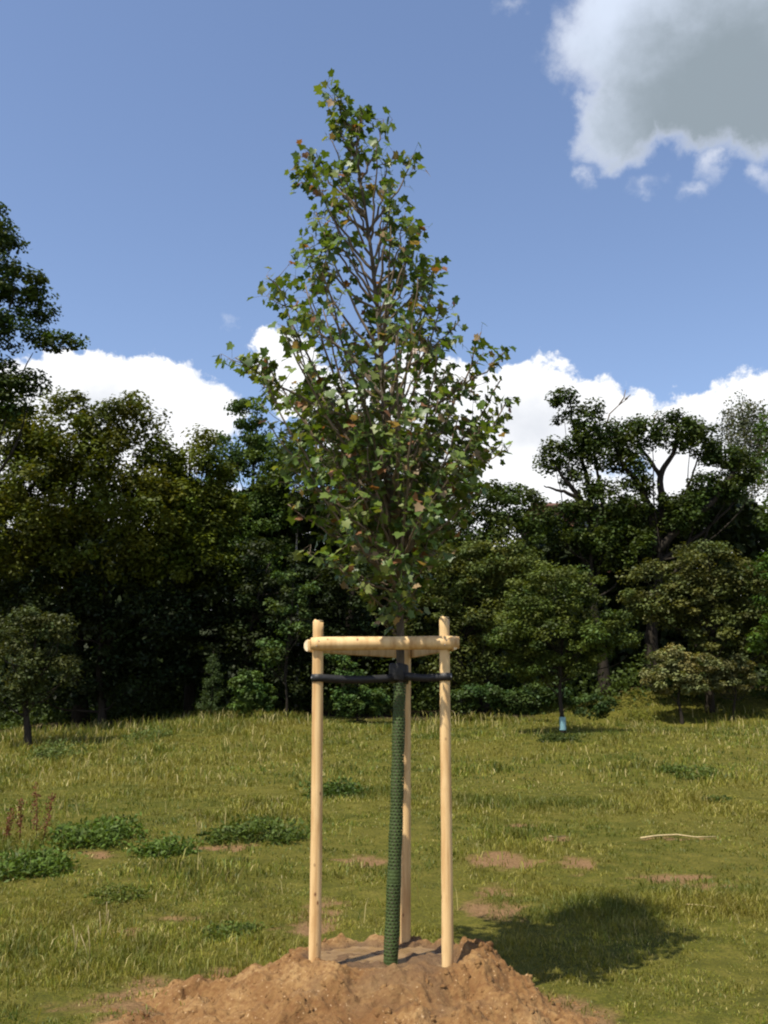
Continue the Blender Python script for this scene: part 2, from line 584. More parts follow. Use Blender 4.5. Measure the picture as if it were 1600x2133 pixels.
# mound of dug earth (polar grid, real relief)
nr, nth = 190, 420
rr = np.linspace(0.0, 1.12, nr)[:, None]; tt = np.linspace(0, 2 * math.pi, nth, endpoint=False)[None, :]
rad = rr * mound_edge(tt)
X, Y = MX + rad * np.cos(tt), MY + rad * np.sin(tt)
h, qq, basin = mound_h(X, Y)
Z = np.maximum(ground_z(X, Y) - 0.02, -0.05) + h - 0.05 * sstep(qq + fbm(X, Y, .12, 3, 16) * .2, 0.98, 1.12) + 0.012
vid = np.arange(X.size).reshape(X.shape)
vn = np.roll(vid, -1, axis=1)
q = np.stack([vid[:-1], vid[1:], vn[1:], vn[:-1]], -1).reshape(-1, 4)
wet = np.clip(basin * 1.0 + 0.55 * (1 - sstep(np.hypot(X - .12, (Y - 5.05) / .8) + fbm(X, Y, .2, 3, 90) * .5, .1, .42)), 0, .85)
g = obj('earth_mound', mesh_np('earth_mound', np.stack([X.ravel(), Y.ravel(), Z.ravel()], -1), [q], np.stack([wet.ravel()] * 3, -1), True), M_SOIL)
tag(g, kind='structure')

# thin wet slurry lying in the basin
m_mud, nt, b, out = mat_new('wet_mud')
tc = nt.nodes.new('ShaderNodeTexCoord')
n1 = noise(nt, 9, 5, .6, tc.outputs['Object'])
nt.links.new(ramp(nt, n1, [(0.3, (0.16, 0.098, 0.043)), (0.7, (0.26, 0.168, 0.080))]), b.inputs['Base Color'])
nt.links.new(ramp(nt, noise(nt, 5, 3, .5, tc.outputs['Object']), [(0.35, (0.12, 0.12, 0.12)), (0.65, (0.45, 0.45, 0.45))]), b.inputs['Roughness'])
b.inputs['Specular IOR Level'].default_value = 0.22
bump(nt, b, noise(nt, 22, 4, .6, tc.outputs['Object']), 0.3, 0.02)
th = np.linspace(0, 2 * math.pi, 64, endpoint=False)
rp = 1 + fbm(np.cos(th) * 2, np.sin(th) * 2, .5, 2, 5) * .2
pv = np.stack([MX + .44 * rp * np.cos(th), MY + .03 + .36 * rp * np.sin(th), np.full(64, POOL_Z)], -1)
me = mesh_np('mud_puddle', pv, [np.arange(64)[None, :]])
tag(obj('mud_puddle', me, m_mud), kind='structure')


def pool_ground(x, y):
    h, _, _ = mound_h(np.array([x]), np.array([y]))
    return float(max(ground_z(x, y) - .02, -.05) + h[0])


# loose clods and stones on the mound
ICO = None


def ico():
    p = (1 + 5 ** .5) / 2
    v = np.array([(-1, p, 0), (1, p, 0), (-1, -p, 0), (1, -p, 0), (0, -1, p), (0, 1, p), (0, -1, -p), (0, 1, -p), (p, 0, -1), (p, 0, 1), (-p, 0, -1), (-p, 0, 1)], float)
    v /= np.linalg.norm(v[0])
    f = np.array([(0, 11, 5), (0, 5, 1), (0, 1, 7), (0, 7, 10), (0, 10, 11), (1, 5, 9), (5, 11, 4), (11, 10, 2), (10, 7, 6), (7, 1, 8), (3, 9, 4), (3, 4, 2), (3, 2, 6), (3, 6, 8), (3, 8, 9), (4, 9, 5), (2, 4, 11), (6, 2, 10), (8, 6, 7), (9, 8, 1)])
    return v, f


IV, IF = ico()
n = 3800
th = rng.uniform(0, 2 * math.pi, n); qd = np.sqrt(rng.uniform(.10, 1.32, n))
rad = qd * mound_edge(th)
cx, cy = MX + rad * np.cos(th), MY + rad * np.sin(th)
hc, qc, bc = mound_h(cx, cy)
cz = np.maximum(ground_z(cx, cy) - .02, -.05) + hc
size = 0.006 + 0.020 * rng.random(n) ** 3.5
size = np.where(qc > 1, size * .8, size)
keep = (bc < .3)
V = []
for i in range(12):
    pass
rot = rng.normal(size=(n, 3, 3)); rot, _ = np.linalg.qr(rot)
vv = IV[None] * (1 + rng.uniform(-.35, .35, (n, 12, 1))) * np.stack([size, size * rng.uniform(.6, 1, n), size * rng.uniform(.5, .9, n)], -1)[:, None, :]
vv = np.einsum('nij,nkj->nki', rot, vv) + np.stack([cx, cy, cz + size * .25], -1)[:, None, :]
vv = vv[keep]
k = len(vv)
ff = (IF[None] + (np.arange(k) * 12)[:, None, None]).reshape(-1, 3)
g = obj('soil_clods', mesh_np('soil_clods', vv.reshape(-1, 3), [ff], np.zeros((k * 12, 3))), M_SOIL)
tag(g, 'loose reddish brown clods of soil strewn over the mound', 'soil', kind='stuff')

# ------------------------------------------------------------------ grass
GREEN = np.array([(0.092, 0.120, 0.011), (0.142, 0.154, 0.017), (0.225, 0.210, 0.038), (0.38, 0.32, 0.135), (0.058, 0.102, 0.015)])


def blades(x, y, z, hgt, wid, lean, col, az=None):
    n = len(x)
    az = rng.uniform(0, 2 * math.pi, n) if az is None else az
    fx, fy = np.cos(az), np.sin(az)                  # width direction
    la = rng.uniform(0, 2 * math.pi, n)
    lx, ly = np.cos(la) * lean, np.sin(la) * lean
    base = np.stack([x, y, z - 0.01], -1)
    mid = base + np.stack([lx * .35 * hgt, ly * .35 * hgt, .62 * hgt], -1)
    tip = base + np.stack([lx * hgt, ly * hgt, hgt * (1 - .25 * lean)], -1)
    w = np.stack([fx * wid / 2, fy * wid / 2, np.zeros(n)], -1)
    v = np.stack([base - w, base + w, mid + w * .8, mid - w * .8, tip], 1)
    i = np.arange(n) * 5
    quads = np.stack([i, i + 1, i + 2, i + 3], -1); tris = np.stack([i + 3, i + 2, i + 4], -1)
    c = np.repeat(col[:, None, :], 5, 1)
    return v.reshape(-1, 3), quads, tris, c.reshape(-1, 3)


def grass_field(name, label, y0, y1, dens, h0, h1, w0, w1):
    area = 0.5 * ((0.86 * y0 + 3) + (0.86 * y1 + 3)) * (y1 - y0)
    n = int(area * dens)
    y = np.sqrt(rng.uniform(y0 ** 2, y1 ** 2, n)); x = rng.uniform(-1, 1, n) * (0.43 * y + 1.5)
    _, q, _ = mound_h(x, y)
    s = soil_mask(x, y)
    clump = fbm(x, y, 0.22, 2, 13)
    edge = q + fbm(x, y, .2, 4, 15, .65) * .35
    keep = (edge + rng.uniform(-.1, .12, n) > 1.03) & (rng.random(n) > s * 0.90) & (rng.random(n) < 0.84 + clump * 0.9)
    woods = y + fbm(x, y, 3, 3, 5) * 2 - np.where(x > 5, 4.5, 0)
    keep &= woods < 32.3
    x, y, clump = x[keep], y[keep], clump[keep]
    n = len(x)
    left = sstep(-x / (0.43 * y), -0.05, 0.7)
    tall = np.clip(fbm(x, y, 1.3, 3, 19) * 1.6 + 0.25 * left + .1, 0, 1)
    hgt = (h0 + (h1 - h0) * rng.random(n) ** 1.5) * (0.6 + 1.7 * tall ** 1.5 + 0.9 * np.clip(clump, -.3, .5))
    wid = rng.uniform(w0, w1, n)
    ci = rng.choice(5, n, p=[.28, .28, .22, .10, .12])
    col = GREEN[ci] * rng.uniform(.7, 1.3, (n, 1)) * (1 + .9 * np.clip(fbm(x, y, .33, 3, 59, .7), -.6, .6))[:, None]
    dry = np.clip(fbm(x, y, 2.2, 3, 29) * 1.7 + .30 + 0.12 * fbm(x, y, .5, 2, 39), 0, 1)[:, None]
    col = col * (1 - dry * .55) + dry * .55 * np.array([0.238, 0.196, 0.034])
    lush = np.clip(fbm(x, y, 1.3, 4, 49, .65) * 2.6 - .1, 0, 1)[:, None]
    col = col * (1 - lush * .65) + lush * .65 * np.array([0.046, 0.080, 0.008])
    v, qd_, tr, c = blades(x, y, ground_z(x, y), hgt, wid, rng.uniform(.2, 1.0, n), col)
    o = obj(name, mesh_np(name, v, [qd_, tr], c), M_GRASS)
    tag(o, label, 'grass', kind='stuff')


grass_field('meadow_grass', 'short green and straw coloured turf round the earth mound', 4.3, 8.5, 4300, .020, .062, .003, .0075)
grass_field('meadow_grass', 'yellowish green meadow grass between the mound and the wood', 8.5, 15.0, 1150, .028, .072, .006, .012)
grass_field('meadow_grass', 'long seeding grass along the foot of the wood', 15.0, 36.0, 300, .05, .13, .010, .020)

# taller seeding grass in the rough part of the meadow and along the wood
n = 26000
y = np.sqrt(rng.uniform(5.2 ** 2, 33 ** 2, n)); x = rng.uniform(-1, 1, n) * (0.43 * y + 1)
rough = np.clip(fbm(x, y, 1.6, 3, 119) * 2.4 + .55 * sstep(-x / (.43 * y), -.1, .6) + .35 * sstep(y, 20, 30) - .25, 0, 1)
_, q, _ = mound_h(x, y)
keep = (rng.random(n) < rough) & (q > 1.15) & (soil_mask(x, y) < .3)
keep &= (y + fbm(x, y, 3, 3, 5) * 2 - np.where(x > 5, 4.5, 0)) < 32.6
x, y = x[keep], y[keep]; n = len(x)
ci = rng.choice(5, n, p=[.25, .25, .2, .25, .05])
v, qd_, tr, c = blades(x, y, ground_z(x, y), rng.uniform(.08, .24, n) * (1 + .8 * sstep(y, 18, 30)), .003 + y * .0006, rng.uniform(.1, .9, n), GREEN[ci] * rng.uniform(.8, 1.25, (n, 1)))
tag(obj('tall_grass', mesh_np('tall_grass', v, [qd_, tr], c), M_GRASS), 'taller straw tipped grass growing in rough patches of the meadow', 'grass', kind='stuff')

# ------------------------------------------------------------------ trees of the wood


def leaf_cards(P, dirs, size, up, col, aspect=.62):
    n = len(P)
    nrm = dirs * .5 + np.array([0, 0, up]) + rng.normal(size=(n, 3)) * .5
    nrm /= np.linalg.norm(nrm, axis=1)[:, None]
    t = np.cross(nrm, rng.normal(size=(n, 3))); t /= np.linalg.norm(t, axis=1)[:, None] + 1e-9
    b = np.cross(nrm, t)
    L = (size * rng.uniform(.7, 1.35, n))[:, None]
    v = np.stack([P - t * L * .5, P + b * L * aspect * .5 + t * L * .06, P + t * L * .5, P - b * L * aspect * .5 + t * L * .06], 1)
    f = np.arange(n * 4).reshape(-1, 4)
    return v.reshape(-1, 3), f, np.repeat(col[:, None, :], 4, 1).reshape(-1, 3)


def px2m(Y):
    return Y * 1.0 / F


def make_tree(name, label, cat, base_px, Yb, blobs, color, leaf=.13, per=110, cr=.55, dens=1.0, trunk_r=.18, lean_px=0, bark=None,
              base_z=None, up=.95, group=None, limbs=22, fork=.42, var=.38, front=.62, flat=.58, max_leaves=26000, droop=0, depth=1.0, trunk_top=None, limb_px=()):
    """blobs: crown lobes in metres placed from (px, py, rx_px, ry_px[, dY])"""
    bx = (base_px - 800) / F / ray(base_px, 1500).y * Yb
    bz = float(ground_z(bx, Yb)) if base_z is None else base_z
    root = thing(name, (bx, Yb, bz), label, cat, group)
    C, RAD = [], []
    k = px2m(Yb)
    for bl in blobs:
        px, py, rx, ry = bl[:4]
        dy = bl[4] if len(bl) > 4 else 0
        c = np.array(at(px, py, Yb + dy))
        r = np.array([rx * k, (rx * k * .55 + ry * k * .45) * depth, ry * k])
        area = 4 * math.pi * ((r[0] * r[2]) * .5 + (r[0] * r[1]) * .25 + r[1] * r[2] * .25)
        n = max(4, int(dens * 1.5 * area / (math.pi * cr * cr)))
        d = rng.normal(size=(n, 3)); d /= np.linalg.norm(d, axis=1)[:, None]
        flip = (rng.random(n) < (front - .5) * 2) & (d[:, 1] > 0)
        d[flip, 1] *= -1
        rho = rng.uniform(.42, 1.0, n) ** .6 * (1 + rng.normal(size=n) * .05)
        C.append(c + d * r * rho[:, None]); RAD.append(cr * rng.uniform(.55, 1.25, n))
    C, RAD = np.concatenate(C), np.concatenate(RAD)
    ok = C[:, 2] > ground_z(C[:, 0], C[:, 1]) + RAD * .5
    C, RAD = C[ok], RAD[ok]
    cen = C.mean(0)
    per = min(per, max(20, int(max_leaves / len(C))))
    n = len(C) * per
    d = rng.normal(size=(n, 3)); d /= np.linalg.norm(d, axis=1)[:, None]
    rr_ = rng.random(n) ** .45 * np.repeat(RAD, per)
    P = np.repeat(C, per, 0) + d * rr_[:, None] * np.array([1, 1, flat])
    if droop:
        P[:, 2] -= rng.random(n) ** 1.3 * droop
    cl = np.repeat(1 + rng.uniform(-var, var, (len(C), 1)), per, 0)
    hue = np.repeat(rng.uniform(-1, 1, (len(C), 1)), per, 0)
    col = np.array(color)[None] * cl * rng.uniform(.75, 1.25, (n, 1)) * (1 + hue * np.array([[.16, .0, -.1]]))
    v, f, c = leaf_cards(P, d, leaf, up, col)
    G = Geo(); G.add(v, [f], c)
    G.build('crown', M_LEAF, root, smooth=False)
    # trunk and limbs
    T = Geo()
    top = np.array([cen[0], cen[1], C[:, 2].max() * .8 + cen[2] * .2]) if trunk_top is None else np.array(trunk_top)
    b0 = np.array([bx, Yb, bz - .15])
    s = np.linspace(0, 1, 14)[:, None]
    axis_ = b0 * (1 - s) + top * s
    axis_[:, 0] += np.sin(s[:, 0] * 5 + bx) * .10 * np.clip(s[:, 0] * 4 - .6, 0, 1) * (1 + 2 * trunk_r)
    axis_[:, 0] += (np.sin(s[:, 0] * math.pi)) * lean_px * k
    T.tube(axis_, trunk_r * (1 - s[:, 0] * .9) * (1 + .5 * np.exp(-s[:, 0] * 14)), 10)
    T.build('trunk', bark or M_BARK, root)
    Lm = Geo()
    pick = rng.choice(len(C), min(limbs, len(C)), replace=False)
    for i in pick:
        t0 = rng.uniform(fork, .85)
        tz = np.clip((C[i][2] - b0[2]) / (top[2] - b0[2]) - .18, .12, .9)
        t0 = min(t0, tz)
        p0 = np.array([np.interp(t0, s[:, 0], axis_[:, a]) for a in range(3)])
        u = np.linspace(0, 1, 9)[:, None]
        C_i = p0 * .12 + C[i] * .88
        mid = p0 * .4 + C_i * .6 + np.array([(C_i - p0)[0] * .18, (C_i - p0)[1] * .18, -.16 * np.linalg.norm(C[i] - p0)])
        pts = (1 - u) ** 2 * p0 + 2 * u * (1 - u) * mid + u ** 2 * C_i
        pts += np.cumsum(rng.normal(size=(9, 3)) * .05, 0) * (.4 + 2 * trunk_r) * (u > 0)
        Lm.tube(pts, trunk_r * (1 - t0 * .8) * .34 * (1 - u[:, 0] * .9) + .006, 6)
    for w0, line in limb_px:
        ctrl = np.array([at(a_, b_, Yb + dy_) for a_, b_, dy_ in line])
        tt_ = np.linspace(0, len(ctrl) - 1, 5 * len(ctrl))
        pts = np.stack([np.interp(tt_, np.arange(len(ctrl)), ctrl[:, a]) for a in range(3)], -1)
        for _ in range(2):
            pts[1:-1] = (pts[:-2] + 2 * pts[1:-1] + pts[2:]) / 4
        pts[1:] += np.cumsum(rng.normal(size=(len(pts) - 1, 3)) * .02, 0)
        Lm.tube(pts, np.linspace(w0, w0 * .22, len(pts)), 8)
    if limbs:
        lo_ = Lm.build('limbs', bark or M_BARK, root); lo_['kind'] = 'stuff'
    return root


WG = 'trees of the wood beyond the meadow'
OLIVE, MID, DEEP, BRIGHT, DULL, PALE = (0.082, 0.096, 0.011), (0.046, 0.070, 0.012), (0.028, 0.044, 0.011), (0.060, 0.102, 0.013), (0.086, 0.098, 0.026), (0.17, 0.170, 0.062)

make_tree('tall_oak_tree', 'tall oak reaching high above the wood edge with layered dark boughs', 'tree', -150, 27,
          [(-70, 500, 90, 70), (-10, 480, 55, 60), (30, 590, 80, 50), (-60, 620, 100, 70), (20, 690, 95, 40), (110, 715, 60, 18), (-90, 740, 120, 70), (0, 790, 80, 50), (60, 640, 60, 30), (-20, 850, 90, 50), (40, 800, 45, 30)],
          (0.042, 0.068, 0.014), leaf=.13, per=90, cr=.42, dens=.95, trunk_r=.26, limbs=20)
make_tree('broad_maple_tree', 'broad olive green tree with domed crown next to the tall oak', 'tree', 170, 34,
          [(150, 925, 120, 115, -1.2), (265, 945, 95, 125, -1.5), (40, 950, 120, 120, -1), (110, 1050, 140, 100, -2.2), (280, 1070, 110, 105, -2.2), (20, 1120, 130, 110, -1.8), (200, 1150, 150, 80, -1.5)],
          OLIVE, leaf=.15, trunk_r=.25, max_leaves=62000, per=150, limbs=14, dens=1.25, flat=.8, cr=.58)
make_tree('round_maple_tree', 'yellow green round-topped tree between broad maple and dark larch', 'tree', 395, 35,
          [(400, 995, 85, 105, -1.2), (360, 1080, 95, 90, -1.8), (440, 1075, 60, 70, -1.5), (400, 1170, 120, 75, -1.6)], (0.076, 0.098, 0.010), leaf=.15, trunk_r=.2, max_leaves=36000, per=150, dens=1.3, flat=.8, limbs=12)
make_tree('larch_tree', 'dark pointed larch with bright green flank behind round maple', 'tree', 525, 38,
          [(515, 870, 38, 42), (500, 930, 60, 50), (550, 960, 75, 60), (510, 1020, 85, 60), (560, 1090, 90, 80), (520, 1170, 100, 90)], (0.052, 0.090, 0.014), leaf=.14, cr=.5, trunk_r=.18, up=.3)
make_tree('ash_tree', 'mid green tree with loose crown directly behind the staked maple', 'tree', 720, 37,
          [(655, 860, 60, 60), (720, 930, 120, 90), (810, 960, 90, 90), (640, 990, 110, 100), (780, 1070, 130, 100), (880, 1040, 80, 80)], MID, leaf=.14, trunk_r=.2, max_leaves=30000)
make_tree('sycamore_tree', 'low spreading green tree left of the twin oaks', 'tree', 1010, 35,
          [(1000, 1060, 90, 70), (1080, 1060, 70, 60), (940, 1110, 90, 80), (1060, 1140, 100, 80)], (0.060, 0.088, 0.018), leaf=.14, trunk_r=.18)
make_tree('upright_oak_tree', 'oak with narrow upright crown and pale bare boughs against white cloud', 'tree', 1265, 36,
          [(1178, 850, 28, 38), (1222, 880, 38, 52), (1195, 920, 48, 38), (1148, 950, 34, 32), (1240, 950, 40, 42), (1215, 1000, 50, 26), (1265, 1050, 70, 40), (1180, 1090, 70, 50), (1280, 1130, 80, 60)],
          MID, leaf=.14, per=90, cr=.42, dens=1.0, trunk_r=.24, limbs=9, fork=.5, flat=.85, trunk_top=at(1228, 1075, 36),
          limb_px=[(.15, [(1232, 1090, 0), (1212, 1040, 0), (1180, 1000, -.3), (1152, 965, -.3)]), (.13, [(1230, 1085, 0), (1225, 1030, .2), (1205, 960, .3), (1190, 880, .2), (1182, 840, 0)]),
                   (.12, [(1232, 1095, 0), (1258, 1050, 0), (1248, 990, .2), (1232, 910, .1)]), (.10, [(1212, 1040, 0), (1170, 1020, -.2), (1130, 1005, -.4)])])
make_tree('spreading_oak_tree', 'wide oak with dark twisting limbs and gaps of cloud showing through', 'tree', 1362, 36.5,
          [(1300, 905, 45, 32), (1345, 900, 40, 36), (1405, 895, 52, 34), (1455, 920, 50, 34), (1500, 955, 45, 34), (1545, 975, 34, 42), (1300, 960, 40, 28), (1335, 1000, 34, 40), (1460, 1010, 55, 22),
           (1420, 1045, 60, 22), (1520, 1020, 40, 30), (1310, 1085, 60, 36), (1400, 1080, 70, 28)],
          MID, leaf=.14, per=100, cr=.42, dens=1.05, trunk_r=.34, limbs=9, fork=.5, flat=.85, trunk_top=at(1368, 1120, 36.5),
          limb_px=[(.20, [(1366, 1150, 0), (1352, 1070, 0), (1330, 1010, -.2), (1300, 975, -.3), (1275, 925, -.3)]), (.20, [(1368, 1140, 0), (1380, 1060, .2), (1374, 990, .3), (1402, 940, .2), (1410, 890, 0)]),
                   (.17, [(1368, 1150, 0), (1420, 1090, -.3), (1475, 1055, -.4), (1525, 1000, -.3), (1545, 960, 0)]), (.10, [(1366, 1175, 0), (1440, 1125, .2), (1500, 1070, .2), (1530, 1045, 0)]),
                   (.10, [(1374, 990, .3), (1345, 940, .3), (1330, 890, .2)]), (.09, [(1420, 1090, -.3), (1432, 1020, -.2), (1462, 940, 0)])])
make_tree('weeping_birch_tree', 'tall pale weeping birch with hanging twigs and white stem', 'tree', 1580, 42,
          [(1540, 845, 34, 30), (1520, 870, 24, 34), (1565, 860, 30, 34), (1555, 930, 30, 50), (1525, 1040, 40, 60), (1590, 900, 22, 60), (1560, 1110, 40, 40)],
          (0.085, 0.095, 0.045), leaf=.12, per=60, cr=.32, dens=.75, trunk_r=.15, bark=M_BIRCH, droop=1.9, up=.1, limbs=24)
make_tree('lime_tree', 'fresh green tree with broad leaves beside the weeping birch', 'tree', 1660, 31,
          [(1625, 880, 40, 50), (1640, 970, 50, 60), (1625, 1090, 45, 70), (1640, 1210, 60, 80), (1625, 1330, 50, 70), (1680, 1050, 70, 160)], BRIGHT, leaf=.14, trunk_r=.2, limbs=14)
make_tree('hawthorn_tree', 'dull yellowish hawthorn thicket under the spreading oak', 'tree', 1480, 33,
          [(1470, 1190, 90, 60), (1560, 1230, 70, 70), (1420, 1250, 80, 60), (1500, 1300, 100, 70), (1580, 1330, 60, 60), (1350, 1230, 60, 60)], DULL, leaf=.12, cr=.45, trunk_r=.14, max_leaves=30000)
make_tree('hawthorn_tree', 'dull green hawthorn filling the gap behind the staked maple and meadow sapling', 'tree', 960, 33.5,
          [(940, 1200, 100, 70), (1020, 1180, 80, 60), (900, 1290, 80, 80), (990, 1290, 90, 80), (1080, 1210, 70, 60), (960, 1380, 80, 60)], (0.080, 0.098, 0.022), leaf=.12, cr=.45, trunk_r=.14, max_leaves=30000)
make_tree('hawthorn_tree', 'dusty green hawthorn with short forked stem beneath the tall oak', 'tree', 62, 25.5,
          [(50, 1300, 75, 38), (110, 1310, 45, 30), (30, 1370, 90, 50), (100, 1400, 70, 40), (20, 1440, 60, 40)], (0.060, 0.074, 0.019), leaf=.09, cr=.34, dens=.8, trunk_r=.10, max_leaves=24000)
make_tree('shade_toned_tree', 'added low foliage coloured dark for the deep shade below broad maple', 'tree', 215, 32.6,
          [(100, 1240, 110, 80), (230, 1240, 110, 80), (180, 1330, 120, 80), (320, 1300, 100, 80), (120, 1410, 100, 60), (280, 1400, 110, 60)], (0.020, 0.031, 0.008), leaf=.14, trunk_r=.14, max_leaves=26000)  # very dark leaf colour stands in for shade under the crowns, hides trunks
make_tree('shade_toned_tree', 'added low foliage coloured dark for the deep shade below larch and round maple', 'tree', 480, 33.4,
          [(440, 1240, 90, 80), (560, 1210, 90, 90), (420, 1340, 90, 80), (540, 1330, 90, 70), (640, 1290, 80, 80), (720, 1220, 90, 80), (700, 1340, 80, 60), (470, 1420, 90, 40), (620, 1410, 90, 40)], (0.020, 0.031, 0.008), leaf=.14, trunk_r=.14, max_leaves=32000)  # same near-black leaf colour, painted shade of the lower wood
make_tree('slender_sapling', 'slender lit sapling with tiers of leaves on a thin stem before dark wood', 'tree', 597, 31,
          [(590, 1195, 30, 14), (620, 1230, 40, 16), (585, 1262, 34, 14), (612, 1310, 45, 16), (570, 1345, 30, 18), (560, 1370, 26, 14), (640, 1270, 26, 16)], (0.060, 0.095, 0.022), leaf=.13, per=60, cr=.3, dens=.7, trunk_r=.045, limbs=12, fork=.3)
make_tree('meadow_sapling', 'round-crowned young tree with thin stem and blue guard standing alone in meadow', 'tree', 1172, 24.8,
          [(1160, 1230, 95, 55), (1110, 1290, 85, 60), (1215, 1290, 85, 60), (1160, 1330, 120, 60), (1070, 1350, 55, 45), (1260, 1340, 55, 45), (1150, 1395, 80, 28)], (0.072, 0.100, 0.018), leaf=.085, cr=.32, dens=.85, trunk_r=.06, max_leaves=30000, limbs=30, fork=.25)
make_tree('elder_bush', 'pale flowering bush on the grassy bank under hawthorn', 'bush', 1420, 32,
          [(1400, 1375, 45, 26), (1450, 1385, 45, 28), (1390, 1415, 50, 26), (1440, 1425, 40, 20)], PALE, leaf=.10, cr=.28, trunk_r=.06, max_leaves=12000, limbs=8)
make_tree('elder_bush', 'pale flowering bush next to the lime tree foot', 'bush', 1530, 32.2,
          [(1515, 1385, 34, 28), (1545, 1410, 38, 26), (1500, 1420, 30, 20)], (0.14, 0.15, 0.06), leaf=.10, cr=.26, trunk_r=.05, max_leaves=9000, limbs=8)
make_tree('hazel_bush', 'bright green round bush at the dark wood edge beside slender sapling', 'bush', 525, 30,
          [(515, 1420, 30, 28), (535, 1450, 36, 26), (505, 1465, 26, 18)], (0.065, 0.110, 0.022), leaf=.10, cr=.24, trunk_r=.04, max_leaves=8000, limbs=6)
make_tree('bramble_bush', 'low green bramble glimpsed between the stakes at the wood edge', 'bush', 745, 30.5,
          [(720, 1450, 30, 22), (770, 1455, 36, 26), (745, 1475, 50, 16), (720, 1400, 30, 22), (700, 1365, 26, 16)], (0.058, 0.098, 0.022), leaf=.10, cr=.24, trunk_r=.04, max_leaves=9000, limbs=6)
make_tree('bramble_bush', 'low dark bramble behind the meadow sapling stem', 'bush', 1080, 30.5,
          [(1010, 1450, 50, 26), (1090, 1460, 60, 26), (960, 1460, 40, 24), (1230, 1470, 50, 22), (1140, 1440, 50, 30)], (0.045, 0.075, 0.018), leaf=.10, cr=.28, trunk_r=.04, max_leaves=12000, limbs=6)


def fir(name, label, px, py_top, Yb, rpx, color):
    bx = (px - 800) / F / ray(px, 1500).y * Yb
    bz = float(ground_z(bx, Yb))
    top = at(px, py_top, Yb)
    root = thing(name, (bx, Yb, bz), label, 'tree')
    H = top.z - bz
    T = Geo(); T.tube([(bx, Yb, bz - .1), (bx, Yb, bz + H * .5), (bx, Yb, bz + H)], [.035, .02, .004], 7); T.build('trunk', M_BARK, root)
    B, Lf = Geo(), Geo()
    for i in range(46):
        t = rng.uniform(.06, .97); a = rng.uniform(0, 6.28)
        L_ = rpx * px2m(Yb) * (1 - t) ** .8 * rng.uniform(.6, 1.1) + .05
        p0 = np.array([bx, Yb, bz + H * t]); p1 = p0 + np.array([math.cos(a) * L_, math.sin(a) * L_, L_ * .12])
        B.tube([p0, (p0 + p1) / 2, p1], [.008, .006, .003], 4)
        n = 70
        s = rng.random(n)[:, None] ** .8
        P = p0 * (1 - s) + p1 * s + rng.normal(size=(n, 3)) * .045
        v, f, c = leaf_cards(P, rng.normal(size=(n, 3)), .08, .4, np.array(color)[None] * rng.uniform(.7, 1.3, (n, 1)), .3)
        Lf.add(v, [f], c)
    B.build('limbs', M_BARK, root); Lf.build('crown', M_LEAF, root, smooth=False)


fir('fir_sapling', 'small spiky fir sapling at wood edge beside bright hazel bush', 440, 1355, 30, 38, (0.050, 0.078, 0.022))

# inside of the wood, its shade put into the dark leaf colour: a mass of far trees and undergrowth nobody could count
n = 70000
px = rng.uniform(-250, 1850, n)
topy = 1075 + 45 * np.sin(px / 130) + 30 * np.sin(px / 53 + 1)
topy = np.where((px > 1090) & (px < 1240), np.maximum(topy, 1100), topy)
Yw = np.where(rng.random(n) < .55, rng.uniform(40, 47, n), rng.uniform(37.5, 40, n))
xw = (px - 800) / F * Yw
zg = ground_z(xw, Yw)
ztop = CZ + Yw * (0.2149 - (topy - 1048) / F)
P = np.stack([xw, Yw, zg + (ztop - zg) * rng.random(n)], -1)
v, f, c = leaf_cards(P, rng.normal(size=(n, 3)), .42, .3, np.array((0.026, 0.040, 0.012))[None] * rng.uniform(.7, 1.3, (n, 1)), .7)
tag(obj('distant_wood', mesh_np('distant_wood', v, [f], c), M_LEAF), 'mass of foliage deep inside the wood, coloured dark for its shade', 'wood', kind='stuff')
n = 26000
px = rng.uniform(-150, 1750, n)
Yw = rng.uniform(33.5, 40, n)
xw = (px - 800) / F * Yw
hgt = np.clip(.9 + fbm(xw, Yw, 1.2, 3, 99) * 2.2, .15, 2.2) * rng.random(n) ** .7
P = np.stack([xw, Yw, ground_z(xw, Yw) + hgt], -1)
v, f, c = leaf_cards(P, rng.normal(size=(n, 3)), .15, .7, np.array(MID)[None] * rng.uniform(.7, 1.3, (n, 1)), .6)
tag(obj('undergrowth', mesh_np('undergrowth', v, [f], c), M_LEAF), 'low leafy undergrowth along the foot of the wood', 'undergrowth', kind='stuff')

# ------------------------------------------------------------------ dead branches on the oak, birch stem, far building
oak = bpy.data.objects['spreading_oak_tree']
G = Geo()
for pts in ([(1262, 890), (1270, 862), (1290, 843), (1308, 830)], [(1290, 843), (1300, 828), (1303, 812)], [(1302, 832), (1314, 822)], [(1360, 885), (1364, 868), (1372, 858)]):
    if pts[0] == (1360, 885):
        G.build('dead_branch', M_TWIG, oak); G = Geo()
    G.tube([at(a, b_, 36.0) for a, b_ in pts], np.linspace(.035, .012, len(pts)), 5)
G.build('dead_branch', M_TWIG, oak)
root = thing('slender_birch_tree', at(617, 1480, 37.6), 'thin pale birch stem glimpsed left of the staked maple', 'tree')
root.location.z = float(ground_z(root.location.x, 37.6))
G = Geo()
p0, p1 = np.array(root.location), np.array(at(622, 1010, 37.6))
s = np.linspace(0, 1, 8)[:, None]
G.tube(p0 * (1 - s) + p1 * s + np.sin(s * 7) * np.array([[.06, 0, 0]]), np.linspace(.07, .03, 8), 8)
G.build('trunk', M_BIRCH, root)
n = 2500
P = np.array(at(622, 1030, 37.6)) + rng.normal(size=(n, 3)) * np.array([.7, .6, .9])
v, f, c = leaf_cards(P, rng.normal(size=(n, 3)), .11, .4, np.array(MID)[None] * rng.uniform(.7, 1.3, (n, 1)))
